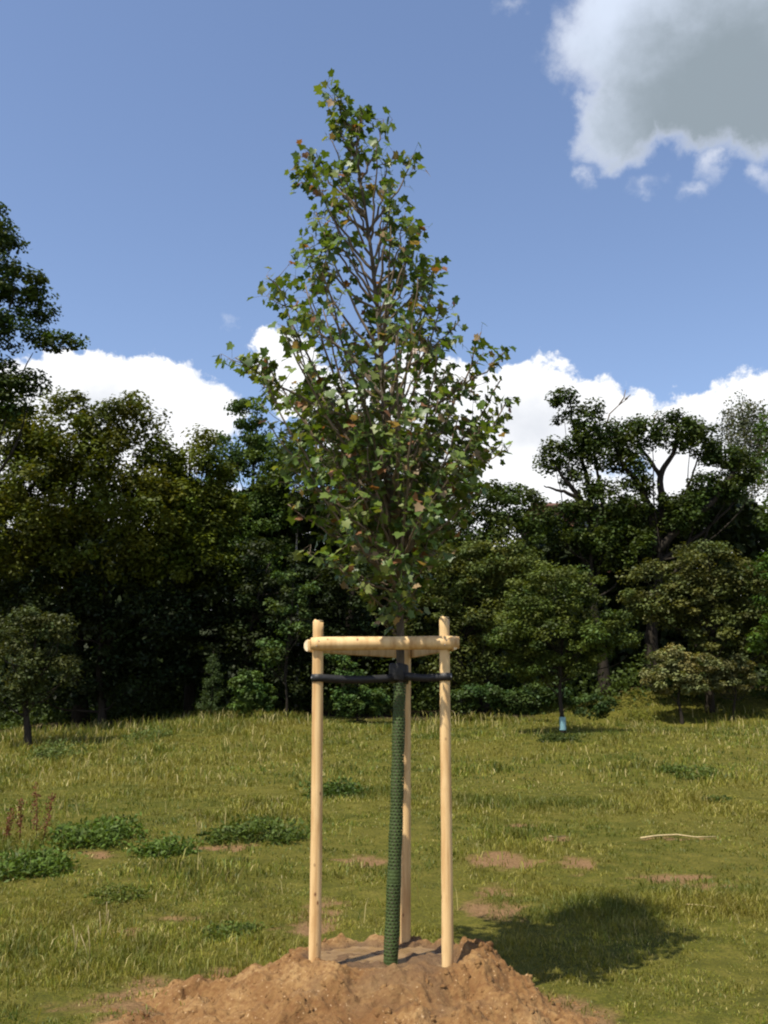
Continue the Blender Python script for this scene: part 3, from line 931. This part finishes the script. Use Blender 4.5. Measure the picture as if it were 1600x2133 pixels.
G = Geo(); G.add(v, [f], c); G.build('crown', M_LEAF, root, smooth=False)

M_BRICK = plain('far_brick', (0.22, 0.10, 0.065), .9, .2, .2, 4)
M_FASCIA = plain('far_fascia', (0.12, 0.06, 0.045), .7, .3, .2, 4)
M_GLASS = plain('far_glass', (0.03, 0.035, 0.04), .1, .5, .1, 1, 0)
M_FRAME = plain('far_frame', (0.6, 0.6, 0.58), .6, .3, .1, 4, 0)


def box(Gm, x0, x1, y0, y1, z0, z1):
    v = [(x0, y0, z0), (x1, y0, z0), (x1, y1, z0), (x0, y1, z0), (x0, y0, z1), (x1, y0, z1), (x1, y1, z1), (x0, y1, z1)]
    Gm.add(v, [[(0, 3, 2, 1), (4, 5, 6, 7), (0, 1, 5, 4), (1, 2, 6, 5), (2, 3, 7, 6), (3, 0, 4, 7)]])


tp = at(1108, 1048, 66); te = at(1330, 1048, 66)
bz = float(ground_z(tp.x, 66)) - .3
root = thing('far_building', (tp.x, 66, bz), 'flat roofed brick building whose eaves show through the oaks', 'building')
G = Geo(); box(G, tp.x + .4, te.x, 66.5, 74, bz, tp.z - .28); G.build('wall', M_BRICK, root, False)
G = Geo(); box(G, tp.x, te.x + .4, 66, 74.5, tp.z - .27, tp.z); G.build('roof', M_FASCIA, root, False)
for zi in range(3):
    for xi in range(3):
        wx, wz = tp.x + 1.0 + xi * 2.2, tp.z - 2.2 - zi * 3.0
        G = Geo(); box(G, wx, wx + 1.2, 66.43, 66.55, wz, wz + 1.4); wo = G.build('window', M_FRAME, root, False)
        G = Geo(); box(G, wx + .08, wx + 1.12, 66.41, 66.5, wz + .08, wz + 1.32); o = G.build('pane', M_GLASS, root, False)
        o.parent = wo

# guard and ties on the sapling in the meadow
sap = bpy.data.objects['meadow_sapling']
b0 = Vector(sap.location)
M_BLUE = plain('blue_guard', (0.16, 0.30, 0.33), .5, .4, .2, 20)
G = Geo()
G.tube([b0 + Vector((0, 0, z)) for z in (.10, .25, .42)], [.085, .08, .085], 12, cap=False)
G.build('stem_guard', M_BLUE, sap)

# ------------------------------------------------------------------ stakes, rails and belts
W1, W2, W3 = wood_material('peeled_pine_a', 1.7), wood_material('peeled_pine_b', 4.1), wood_material('peeled_pine_c', 7.9)
m_end, nt, b, out = mat_new('sawn_end')
tc = nt.nodes.new('ShaderNodeTexCoord')
nt.links.new(ramp(nt, noise(nt, 60, 4, .6, tc.outputs['Object']), [(.3, (.6, .46, .27)), (.7, (.78, .66, .45))]), b.inputs['Base Color'])
b.inputs['Roughness'].default_value = .8
M_RUBBER = plain('black_rubber', (0.012, 0.012, 0.013), .55, .4, .3, 60)
M_NAIL = plain('nail_steel', (0.25, 0.25, 0.26), .4, .5, .2, 80, 0)
frame = thing('stake_frame', (MX, 5.62, POOL_Z - .05), 'triangular frame of peeled wooden stakes and rails round the young maple', 'tree stake')
STAKES = [((654, 2020), (664, 1296), 5.43, 5.44, .031, W1), ((931, 2022), (927, 1289), 5.43, 5.45, .030, W2), ((843, 1968), (848, 1338), 6.0, 6.0, .029, W3)]
stake_pts = []
for (bp, tp_, Y0, Y1, r, wm_) in STAKES:
    p0, p1 = np.array(at(*bp, Y0)), np.array(at(*tp_, Y1))
    d = p1 - p0
    lo = p0 - d * .12
    s = np.linspace(0, 1, 40)
    pts = lo[None] * (1 - s[:, None]) + p1[None] * s[:, None]
    pts[:, 0] += np.sin(s * 3.4 + bp[0]) * .004
    rad_ = r * (1.06 - .10 * s) * (1 + .015 * np.sin(s * 37 + bp[0]) + .012 * np.sin(s * 83))
    pts = np.concatenate([pts, [p1 + d / np.linalg.norm(d) * .006]]); rad_ = np.append(rad_, rad_[-1] * .86)
    G = Geo(); G.tube(pts, rad_, 24, cap=True)
    so = G.build('stake', wm_, frame)
    # sawn top
    G = Geo(); G.tube([pts[-1] + np.array([0, 0, .0005]), pts[-1] + np.array([0, 0, .003])], [rad_[-1] * .97, rad_[-1] * .93], 24)
    G.build('sawn_top', m_end, so)
    stake_pts.append((p0, p1))


def along(i, z):
    p0, p1 = stake_pts[i]
    t = (z - p0[2]) / (p1[2] - p0[2])
    return p0 * (1 - t) + p1 * t


zr = at(800, 1340, 5.38).z


def rail(i, j, za, zb, ext_a, ext_b, wm_, out_sign, w=.075, dpt=.036):
    a, b_ = along(i, za), along(j, zb)
    d = b_ - a; L_ = np.linalg.norm(d); d /= L_
    up_ = np.array([0, 0, 1.0]) - d * d[2]; up_ /= np.linalg.norm(up_)
    o_ = np.cross(d, up_) * out_sign
    a = a + o_ * .027 - d * ext_a; b2 = a + d * (L_ + ext_a + ext_b)
    # half-round section: flat on the stakes, round face outwards
    th = np.linspace(-math.pi / 2, math.pi / 2, 15)
    prof = [(math.sin(t) * w / 2, math.cos(t) * dpt) for t in th] + [(w * .36, -.001), (0, -.003), (-w * .36, -.001)]
    nseg = 16
    V = []
    for s in np.linspace(0, 1, nseg):
        k = 1 + .02 * math.sin(s * 9 + i) + (-.10 if s in (0, 1) else 0)
        for (pu, po) in prof:
            V.append(a * (1 - s) + b2 * s + up_ * pu * k + o_ * (po * k))
    m_ = len(prof)
    ii = np.arange(nseg - 1)[:, None] * m_; jj = np.arange(m_)[None]; jn = (jj + 1) % m_
    q_ = np.stack([ii + jj, ii + jn, ii + m_ + jn, ii + m_ + jj], -1).reshape(-1, 4)
    if out_sign < 0:
        q_ = q_[:, ::-1]
    G_ = Geo(); G_.add(V, [q_, np.arange(m_)[None, ::-1] if out_sign > 0 else np.arange(m_)[None], (np.arange(m_) + (nseg - 1) * m_)[None] if out_sign > 0 else (np.arange(m_) + (nseg - 1) * m_)[None, ::-1]])
    ro = G_.build('rail', wm_, frame, smooth=False)
    for k, e in ((0, a - d * .0015), (1, b2 + d * .0015)):
        G_ = Geo()
        V = [e + up_ * pu * .86 + o_ * po * .86 for (pu, po) in prof]
        V2 = [x + d * (.0025 if k == 0 else -.0025) for x in V]
        G_.add(V + V2, [np.arange(m_)[None]])
        G_.build('sawn_end', m_end, ro, smooth=False)
    for p in (a + d * (ext_a), b2 - d * (ext_b)):
        for sgn in (-1, 1):
            c_ = p + up_ * .014 * sgn + d * .006 * sgn + o_ * (dpt * .94)
            G_ = Geo(); G_.tube([c_, c_ + o_ * .003], [.0035, .0030], 8); G_.build('nail', M_NAIL, ro)
    return ro


def rail_material(name, seed):
    return wood_material(name, seed)


rail(0, 1, zr, zr + .006, .04, .075, W2, 1)
rail(2, 0, zr - .012, zr - .010, .05, .055, W3, 1)
rail(1, 2, zr - .002, zr - .010, .06, .05, W1, 1)

# ---- the young maple's stem line
STEM = [(812, 2012, 5.56), (818, 1900, 5.565), (826, 1700, 5.575), (831, 1500, 5.58), (834, 1400, 5.59), (832, 1300, 5.60), (826, 1150, 5.61), (812, 1020, 5.62), (800, 900, 5.62), (793, 750, 5.62), (788, 640, 5.62),
        (776, 530, 5.63), (757, 420, 5.63), (736, 320, 5.63), (716, 230, 5.64), (706, 178, 5.64)]
SP = np.array([at(*p) for p in STEM])
SP[0, 2] = POOL_Z - .08
zs = SP[:, 2]


def stem(z):
    return np.array([np.interp(z, zs, SP[:, 0]), np.interp(z, zs, SP[:, 1]), z])


# belts: flat rubber straps from a pad on the stem round each stake
zb = at(800, 1410, 5.45).z


def strap(path, h, t=.004):
    path = np.asarray(path, float)
    tan = np.gradient(path, axis=0); tan /= np.linalg.norm(tan, axis=1)[:, None]
    nr_ = np.cross(tan, np.array([0, 0, 1.0])); nr_ /= np.linalg.norm(nr_, axis=1)[:, None]
    upv = np.array([0, 0, h / 2])
    V = np.stack([path - upv - nr_ * t, path - upv + nr_ * t, path + upv + nr_ * t, path + upv - nr_ * t], 1).reshape(-1, 3)
    n_ = len(path)
    i = np.arange(n_ - 1)[:, None] * 4; j = np.arange(4)[None]; jn = (j + 1) % 4
    return V, [np.stack([i + j, i + jn, i + 4 + jn, i + 4 + j], -1).reshape(-1, 4), np.array([[0, 3, 2, 1]]), np.array([[0, 1, 2, 3]]) + (n_ - 1) * 4]


for i, (dz0, dz1) in enumerate([(-.006, .0), (.0, .012), (.02, .02)]):
    zc = zb + dz0
    c = along(i, zc); s0 = stem(zb + dz1)
    dirv = s0 - c; dirv[2] = 0; L_ = np.linalg.norm(dirv); dirv /= L_
    perp = np.array([-dirv[1], dirv[0], 0])
    r = .0335
    a0 = math.atan2(perp[1], perp[0])
    loop = [c + r * np.array([math.cos(a0 + t), math.sin(a0 + t), 0]) for t in np.linspace(0, math.pi, 14)]
    s1, s2 = s0 + perp * .026 - dirv * .03, s0 - perp * .026 - dirv * .03
    G = Geo()
    run1 = [s1 * (1 - t) + loop[0] * t + np.array([0, 0, -.010 * math.sin(t * math.pi)]) for t in np.linspace(0, 1, 8)[:-1]]
    run2 = [loop[-1] * (1 - t) + s2 * t + np.array([0, 0, -.010 * math.sin(t * math.pi)]) for t in np.linspace(0, 1, 8)[1:]]
    V, fs = strap(run1 + loop + run2, .042, .003)
    G.add(V, fs)
    bo = G.build('belt', M_RUBBER, frame, smooth=False)
    G = Geo(); hd = c - dirv * (r + .003)
    G.tube([hd + dirv * .004, hd - dirv * .002], [.006, .005], 8); G.build('nail', M_NAIL, bo)
# rubber collar pad round the stem
G = Geo()
pp = stem(zb + .02)
th = np.linspace(0, 2 * math.pi, 28, endpoint=False)
V = []
for zz, sc_ in ((-.045, .95), (-.04, 1.0), (.045, 1.0), (.05, .95)):
    for t in th:
        e = 1 / max(abs(math.cos(t)), abs(math.sin(t))) ** .6
        V.append(pp + np.array([math.cos(t) * .056 * e * sc_ - .008, math.sin(t) * .046 * e * sc_, zz + .012 * math.cos(t + 2)]))
ii = np.arange(3)[:, None] * 28; jj = np.arange(28)[None]; jn = (jj + 1) % 28
G.add(V, [np.stack([ii + jj, ii + jn, ii + 28 + jn, ii + 28 + jj], -1).reshape(-1, 4), np.arange(28)[None, ::-1], (np.arange(28) + 84)[None]])
G.build('belt_pad', M_RUBBER, frame, smooth=False)

# ---- green perforated guard round the stem
M_GUARD = plain('green_plastic', (0.048, 0.072, 0.020), .6, .25, .25, 25, .1)
gz0, gz1 = POOL_Z - .03, zb - .03
ncol, nrow = 11, int((gz1 - gz0) / .0175)
th = np.linspace(0, 2 * math.pi, ncol * 2, endpoint=False)


def gp(row2, col2, off=0):
    z = gz0 + (gz1 - gz0) * row2 / (nrow * 2)
    c = stem(z)
    f_ = (z - gz0) / (gz1 - gz0)
    r = .0385 - .004 * f_ + off + .0015 * math.sin(z * 23)
    t = 2 * math.pi * col2 / (ncol * 2) + z * 2.2
    return c + np.array([math.cos(t) * r, math.sin(t) * r, 0])


V, Q = [], []
hole_rows = lambda rw: not (nrow * .28 < rw < nrow * .33)
for rw in range(nrow):
    for cl in range(ncol):
        sh = (rw % 2)
        c2 = cl * 2 + sh
        base = len(V)
        cor = [gp(rw * 2, c2), gp(rw * 2, c2 + 2), gp(rw * 2 + 2, c2 + 2), gp(rw * 2 + 2, c2)]
        # a hole with a pressed lip: diamond inset in the cell
        hl = [gp(rw * 2 + .35, c2 + 1, .001), gp(rw * 2 + 1, c2 + 1.62, .001), gp(rw * 2 + 1.65, c2 + 1, .002), gp(rw * 2 + 1, c2 + .38, .001)]
        V += cor + hl
        Q += [(base, base + 1, base + 5, base + 4), (base + 1, base + 2, base + 6, base + 5), (base + 2, base + 3, base + 7, base + 6), (base + 3, base, base + 4, base + 7)]
        if rw < 4 or not hole_rows(rw):
            Q.append((base + 4, base + 5, base + 6, base + 7))
guard = thing('trunk_guard', stem(POOL_Z - .03), 'green perforated plastic guard wrapped round the maple stem', 'trunk guard')
G = Geo(); G.add(V, [Q]); G.build('mesh_sleeve', M_GUARD, guard, smooth=False)
G = Geo()
seam = [stem(z) + np.array([math.cos(z * 2.2 - 1.0) * .041, math.sin(z * 2.2 - 1.0) * .041, 0]) * (1 - .10 * (z - gz0) / (gz1 - gz0)) for z in np.linspace(gz0, gz1, 40)]
G.tube(seam, .0022, 6); G.build('overlap_seam', M_GUARD, guard)

# ------------------------------------------------------------------ the young maple
maple = thing('young_maple_tree', tuple(SP[0]), 'newly planted young maple with pyramid crown held between wooden stakes', 'tree')
G = Geo()
tz = np.concatenate([np.linspace(zs[0], zs[-1], 70)])
tp_ = np.array([stem(z) for z in tz])
amp = .001 + .006 * sstep(tz, zb, zb + .5)
tp_[:, 0] += np.sin(tz * 4.1) * amp; tp_[:, 1] += np.cos(tz * 3.3) * amp
f_ = (tz - zs[0]) / (zs[-1] - zs[0])
G.tube(tp_, .0285 * (1 - f_) ** .8 + .003, 14)
G.build('trunk', M_BARK_YOUNG, maple)
# crown outline from the photograph, half width in metres against height
ENV = [(1300, 40, 40), (1230, 90, 60), (1150, 180, 100), (1080, 215, 165), (1000, 235, 225), (920, 250, 255), (850, 255, 262), (780, 268, 268), (740, 300, 262), (680, 235, 190), (620, 235, 155), (560, 225, 150), (500, 155, 118),
       (440, 130, 120), (380, 140, 115), (330, 135, 125), (280, 70, 75), (220, 40, 70), (178, 12, 14)]
EZ = np.array([at(800, e[0], 5.62).z for e in ENV])
kpm = np.array([(at(900, e[0], 5.62) - at(800, e[0], 5.62)).x / 100 for e in ENV])
EL, ER = np.array([e[1] for e in ENV]) * kpm, np.array([e[2] for e in ENV]) * kpm


def env(z, az):
    l, r_ = np.interp(z, EZ, EL), np.interp(z, EZ, ER)
    c = math.cos(az)
    side = r_ * (c * .5 + .5) + l * (.5 - c * .5)
    return side * (abs(c) + (1 - abs(c)) * .9)


def maple_leaf():
    """five pointed lobes, folded a little along the midrib"""
    lob = [(0, -.04), (.20, -.16), (.50, -.06), (.42, .14), (.60, .40), (.32, .46), (0, .86), (-.32, .46), (-.60, .40), (-.42, .14), (-.50, -.06), (-.20, -.16)]
    pts = [(x, y, .22 * abs(x) - .25 * max(0, y - .2) ** 2 - .1 * abs(x) ** 2) for x, y in lob] + [(0, .18, 0)]
    n_ = len(lob)
    tri = [(i, (i + 1) % n_, n_) for i in range(n_)]
    return np.array(pts), np.array(tri)


LV, LT = maple_leaf()
LCOL = [(0.092, 0.150, 0.022), (0.062, 0.112, 0.020), (0.130, 0.185, 0.034), (0.185, 0.220, 0.060), (0.30, 0.21, 0.11), (0.24, 0.11, 0.05)]
leaves = []          # position, basis, size, colour index


def rot_basis(nrm, tip):
    z_ = nrm / (np.linalg.norm(nrm) + 1e-9)
    y_ = tip - z_ * np.dot(tip, z_); y_ /= np.linalg.norm(y_) + 1e-9
    x_ = np.cross(y_, z_)
    return np.stack([x_, y_, z_], 1)


def add_leaves(p, out, n_, spread):
    for _ in range(n_):
        off = rng.normal(size=3) * spread
        nr_ = np.array([0, 0, .75]) + out * .45 + rng.normal(size=3) * .55
        tip = out * .6 + np.array([0, 0, -.55]) + rng.normal(size=3) * .55
        sz = rng.uniform(.036, .066)
        ci = rng.choice(6, p=[.33, .24, .22, .13, .05, .03])
        leaves.append((p + off, rot_basis(nr_, tip), sz, ci, p))


prng = np.random.default_rng(23)
NB = 118
wz = np.linspace(EZ[0] + .05, zs[-1] - .02, 400)
ww = np.cumsum((np.interp(wz, EZ, EL) + np.interp(wz, EZ, ER)) ** 1.0 + .16); ww /= ww[-1]
zb0, zb1 = EZ[0] + .05, zs[-1] - .02
branches = []
for i in range(NB):
    f = (i + .5) / NB
    ztip = float(np.interp(f, ww, wz))
    az = i * 2.39996 + prng.uniform(-.5, .5)
    rad_ = env(ztip, az) * prng.uniform(.45, 1.0)
    dz = rad_ * prng.uniform(1.2, 2.2) + .1
    zst = max(ztip - dz, at(800, 1240, 5.6).z + .55 * prng.random())
    if zst > ztip - .05: zst = ztip - .08
    p0 = stem(zst)
    tipc = stem(min(ztip, zs[-1]))
    p1 = np.array([tipc[0] + math.cos(az) * rad_, tipc[1] + math.sin(az) * rad_, ztip])
    branches.append((p0, p1, az, rad_))
# a few sprays that stand clear of the outline in the photograph
for (px_, py_, px0, py0, dy) in [(555, 575, 640, 790, -.15), (490, 745, 620, 900, -.1), (1050, 735, 960, 900, -.1), (612, 345, 700, 480, 0), (640, 320, 715, 440, .1), (862, 322, 830, 480, 0), (870, 470, 850, 600, .1),
                                 (918, 545, 870, 680, -.1), (955, 670, 900, 800, .1), (757, 225, 745, 330, 0), (800, 250, 775, 380, .05), (1045, 940, 940, 1050, -.1), (635, 505, 700, 650, .1), (510, 770, 640, 930, .2)]:
    p1 = np.array(at(px_, py_, 5.62 + dy)); p0 = stem(at(px0, py0, 5.62).z)
    branches.append((p0, p1, math.atan2(dy, px_ - 780), np.linalg.norm((p1 - p0)[:2])))
for (px_, py_, px0, py0, dy) in [(640, 1150, 824, 1235, -.2), (668, 1085, 822, 1200, .3), (705, 1185, 828, 1262, .2), (755, 1225, 830, 1278, -.2), (600, 1050, 818, 1170, .1), (965, 1085, 822, 1205, .2), (905, 1150, 826, 1240, -.3),
                                 (880, 1205, 829, 1268, .1), (1000, 1030, 815, 1150, -.2), (795, 1285, 832, 1325, -.12), (850, 1240, 830, 1280, -.35), (740, 1120, 825, 1220, -.5), (700, 1040, 818, 1160, -.6), (880, 1060, 820, 1180, -.6),
                                 (590, 960, 806, 1100, .35), (1040, 930, 805, 1080, .3), (800, 1160, 826, 1240, -.55), (770, 1060, 820, 1180, .6), (930, 1000, 812, 1130, .55)]:
    p1 = np.array(at(px_, py_, 5.62 + dy)); p0 = stem(at(px0, py0, 5.62).z)
    branches.append((p0, p1, math.atan2(p1[1] - p0[1], p1[0] - p0[0]), np.linalg.norm((p1 - p0)[:2])))
Z620 = at(800, 640, 5.62).z
crown = thing('crown', (0, 0, 0), None, None); crown.parent = maple
for (p0, p1, az, rad_) in branches:
    L_ = np.linalg.norm(p1 - p0)
    outd = np.array([math.cos(az), math.sin(az), 0])
    mid = p0 * .5 + p1 * .5 + outd * L_ * .07 + np.array([0, 0, -.05 * L_])
    u = np.linspace(0, 1, 12)[:, None]
    pts = (1 - u) ** 2 * p0 + 2 * u * (1 - u) * mid + u ** 2 * p1
    pts[1:-1] += prng.normal(size=(10, 3)) * .007
    G = Geo()
    G.tube(pts, (.0042 + .0062 * min(1.2, L_)) * (1 - u[:, 0] * .8) + .0012, 7)
    high_ = p1[2] > Z620
    ntw = max(3, int(L_ * (6.5 if high_ else 10)))
    for k in range(ntw):
        t = prng.uniform(.5 if high_ else .25, .97)
        q0 = np.array([np.interp(t, u[:, 0], pts[:, a]) for a in range(3)])
        ta = prng.uniform(0, 6.28)
        tl = prng.uniform(.06, .24) * (1.15 - t * .5) * min(1.0, .45 + L_ * .7)
        dv = np.array([math.cos(ta) * .75, math.sin(ta) * .75, prng.uniform(.25, .9)]) + outd * .3
        dv /= np.linalg.norm(dv)
        q1 = q0 + dv * tl
        G.tube([q0, q0 * .5 + q1 * .5 - np.array([0, 0, .01]), q1], [.0026, .002, .0013], 5)
        add_leaves(q1, outd, int(prng.integers(2, 6)), .032)
        if prng.random() < .6:
            add_leaves(q0 * .45 + q1 * .55, outd, int(prng.integers(1, 3)), .028)
    for t in (.72, .86, .95, 1.0):
        pt = np.array([np.interp(t, u[:, 0], pts[:, a]) for a in range(3)])
        add_leaves(pt, outd, 2, .032)
    G.build('branch', M_TWIG, maple)
for z in np.arange(at(800, 420, 5.63).z, zs[-1] + .01, .035):       # leaves on the leader itself
    add_leaves(stem(min(z, zs[-1])) + prng.normal(size=3) * .02, np.array([prng.normal(), prng.normal(), 0]) * .7, 2, .035)
pos = np.array([l[0] for l in leaves])
order = np.argsort(pos[:, 1])
single = set(order[:300].tolist())
variants = []
for c in LCOL:
    for k in range(2):
        cc = np.array(c) * (1.1 if k else .9)
        variants.append(mesh_np('leaf', LV * np.array([1, 1, 1.2 if k else .6]), [LT], np.broadcast_to(cc, (len(LV), 3))))
        variants[-1].materials.append(M_MAPLE)
cw = np.array(parent_world(crown))
V, T, Cc, nv = [], [], [], 0
PT = Geo()
for i, (p, B, s, ci, anchor) in enumerate(leaves):
    if i in single:
        o = obj('leaf', variants[ci * 2 + int(rng.integers(2))], None, crown)
        mtx = Matrix(((B * s).tolist())).to_4x4(); mtx.translation = Vector(p - cw)
        o.matrix_local = mtx
    else:
        V.append((LV * np.array([1, 1, rng.uniform(.3, 1.4)]) * s) @ B.T + p); T.append(LT + nv); nv += len(LV)
        Cc.append(np.broadcast_to(np.array(LCOL[ci]) * rng.uniform(.8, 1.2), (len(LV), 3)))
    base = p - B[:, 1] * .0
    PT.tube([anchor, (anchor + base) / 2 + np.array([0, 0, .006]), base], [.0011, .0009, .0008], 3, cap=False)
G = Geo(); G.add(np.concatenate(V), [np.concatenate(T)], np.concatenate(Cc))
o = G.build('foliage', M_MAPLE, crown, smooth=False); o['kind'] = 'stuff'
o = PT.build('leaf_stalks', M_TWIG, crown); o['kind'] = 'stuff'
print('maple leaves', len(leaves))

# ------------------------------------------------------------------ weeds and litter in the meadow


def weed(name, label, px, py, wpx, hpx, color, n=900, leaf=.05, cat='weed'):
    g0 = ground_at(px, py)
    k = px2m(g0.y); wpx *= 1.35; hpx *= .72; n = int(n * 1.3)
    root = thing(name, g0, label, cat)
    S, Lf = Geo(), Geo()
    ns = 22
    for i in range(ns):
        a = rng.uniform(0, 6.28); rr__ = math.sqrt(rng.random()) * wpx * k * .5
        b_ = np.array([g0.x + math.cos(a) * rr__, g0.y + math.sin(a) * rr__, 0]); b_[2] = float(ground_z(b_[0], b_[1])) - .02
        H = hpx * k * rng.uniform(.5, 1.05) * (1 - .4 * (rr__ / (wpx * k * .5 + 1e-6)) ** 2)
        t_ = b_ + np.array([rng.normal() * .1 * H, rng.normal() * .1 * H, H])
        S.tube([b_, (b_ + t_) / 2, t_], [.005, .004, .002], 5)
        m_ = n // ns
        s = rng.random(m_)[:, None] ** .7
        P = b_ * (1 - s) + t_ * s + rng.normal(size=(m_, 3)) * np.array([.11, .11, .03]) * (H / .35 + .4)
        P[:, 2] = np.maximum(P[:, 2], ground_z(P[:, 0], P[:, 1]) + .01)
        v, f, c = leaf_cards(P, rng.normal(size=(m_, 3)), leaf, .8, np.array(color)[None] * np.array([1.15, 1.05, .75]) * rng.uniform(.6, 1.5, (m_, 1)), .45)
        Lf.add(v, [f], c)
    so = S.build('stems', M_STEM, root); so['kind'] = 'stuff'; Lf.build('leaves', M_LEAF, root, smooth=False)
    return root


M_STEM = plain('weed_stem', (0.10, 0.11, 0.03), .7, .3, .3, 20, 0)
NET, NET2 = (0.060, 0.105, 0.020), (0.072, 0.110, 0.035)
weed('nettle_clump', 'large dark green nettle clump near the reddish dock stalk', 200, 1748, 130, 70, NET, 1500, .06)
weed('nettle_clump', 'dark green nettle clump between the largest nettles and the stakes', 340, 1780, 80, 55, NET, 900, .05)
weed('nettle_clump', 'dense low nettle patch directly below the reddish dock stalk', 40, 1820, 130, 70, NET, 1500, .05)
weed('nettle_clump', 'greyish green thistle clump at the foot of dusty hawthorn', 125, 1580, 90, 60, NET2, 900, .07)
weed('nettle_clump', 'dark broad weed patch out in the grass short of the wooden stakes', 540, 1745, 150, 60, (0.055, 0.088, 0.020), 1400, .055)
weed('nettle_clump', 'deep green weed clump immediately behind one wooden stake', 690, 1660, 70, 55, (0.050, 0.090, 0.022), 900, .06)
weed('nettle_clump', 'small greyish weed tuft on the slope below the hazel bush', 310, 1540, 70, 40, NET2, 600, .07)
weed('nettle_clump', 'dark tuft of weeds round the foot of the meadow sapling', 1165, 1545, 70, 28, (0.035, 0.055, 0.014), 700, .07)
weed('nettle_clump', 'flat green weed patch in the open grass right of the meadow sapling', 1430, 1612, 90, 30, (0.060, 0.095, 0.020), 700, .06)
weed('nettle_clump', 'small dark rosette of weed by the pale fallen twig', 1497, 1668, 34, 14, (0.045, 0.075, 0.018), 260, .05)
weed('nettle_clump', 'low green weed tuft beside the bare strip of turf and mound', 480, 1945, 60, 34, (0.065, 0.100, 0.022), 500, .035)
weed('nettle_clump', 'leafy weed tuft by the thin dry stalks', 250, 1870, 80, 30, (0.075, 0.105, 0.022), 500, .035)
weed('bracken_clump', 'yellowish bracken tuft on the shaded ditch beyond meadow sapling', 1335, 1500, 50, 36, (0.105, 0.125, 0.025), 500, .08)

g0 = ground_at(76, 1755)
dock = thing('dock_plant', g0, 'tall rusty brown dock stalks gone to seed among nettles', 'weed')
M_DOCK = plain('dock_rust', (0.16, 0.065, 0.030), .85, .2, .35, 60, 0)
for dx, H, lean in ((0, .62, -.05), (-.16, .48, -.02), (-.3, .36, .05), (.05, .5, .08)):
    b_ = np.array([g0.x + dx, g0.y + dx * .3, g0.z - .03]); t_ = b_ + np.array([lean, 0, H])
    G = Geo(); G.tube([b_, (b_ + t_) / 2 + np.array([.01, 0, 0]), t_], [.006, .005, .002], 6); so = G.build('stalk', M_DOCK, dock)
    n_ = 160; s = rng.uniform(.3, 1, n_)[:, None]
    P = b_ * (1 - s) + t_ * s + rng.normal(size=(n_, 3)) * .02
    v, f, c = leaf_cards(P, rng.normal(size=(n_, 3)), .022, .2, np.tile([(0.15, .06, .03)], (n_, 1)), .8)
    G = Geo(); G.add(v, [f], c); sh = G.build('seed_head', M_LEAF, so, smooth=False); sh['kind'] = 'stuff'

M_STRAW = plain('dry_straw', (0.42, 0.33, 0.17), .8, .3, .25, 30, 0)
STALKS = ['dry grass stalk farthest out from the mound in rough turf', 'tallest dry grass stalk, between two shorter ones in rough turf', 'dry grass stalk just in front of the bare soil strip',
          'dry grass stalk rising from the bare soil strip', 'dry grass stalk standing between the broad weed patch and one stake', 'dry grass stalk beside the second nettle clump']
for i, (px_, py_, hpx) in enumerate([(158, 1990, 62), (190, 1998, 70), (218, 1960, 60), (222, 1935, 55), (590, 1700, 40), (415, 1740, 40)]):
    g0 = ground_at(px_, py_); k = px2m(g0.y)
    G = Geo()
    for j in range(2):
        o_ = np.array([rng.normal() * .02, rng.normal() * .02, 0])
        b_ = np.array(g0) + o_ - np.array([0, 0, .02]); t_ = b_ + np.array([rng.normal() * .03, 0, hpx * k * (1 - .25 * j)])
        G.tube([b_, (b_ + t_) / 2 + np.array([.006, 0, 0]), t_ - (t_ - b_) * .12, t_], [.0022, .0018, .0035, .001], 5)
    o = G.build('grass_stalk', M_STRAW, None, origin=g0)
    tag(o, STALKS[i], 'grass stalk', 'dry stalks standing in the turf')

for lab, pts, r in (('long pale dead twig lying on the grass near weed rosette', [(1335, 1752), (1370, 1747), (1410, 1745), (1450, 1750), (1492, 1749)], .011),
                    ('short pale dead twig lying on the turf between bare patches', [(1145, 1748), (1160, 1750), (1178, 1747)], .008),
                    ('thin straw coloured twig lying beyond the crown shadow', [(1430, 1893), (1460, 1894), (1490, 1899)], .006)):
    P = [ground_at(*p) + Vector((0, 0, .03)) for p in pts]
    G = Geo(); G.tube(P, np.linspace(r, r * .4, len(P)), 6)
    o = G.build('fallen_twig', M_STRAW, None, origin=P[0]); tag(o, lab, 'twig')
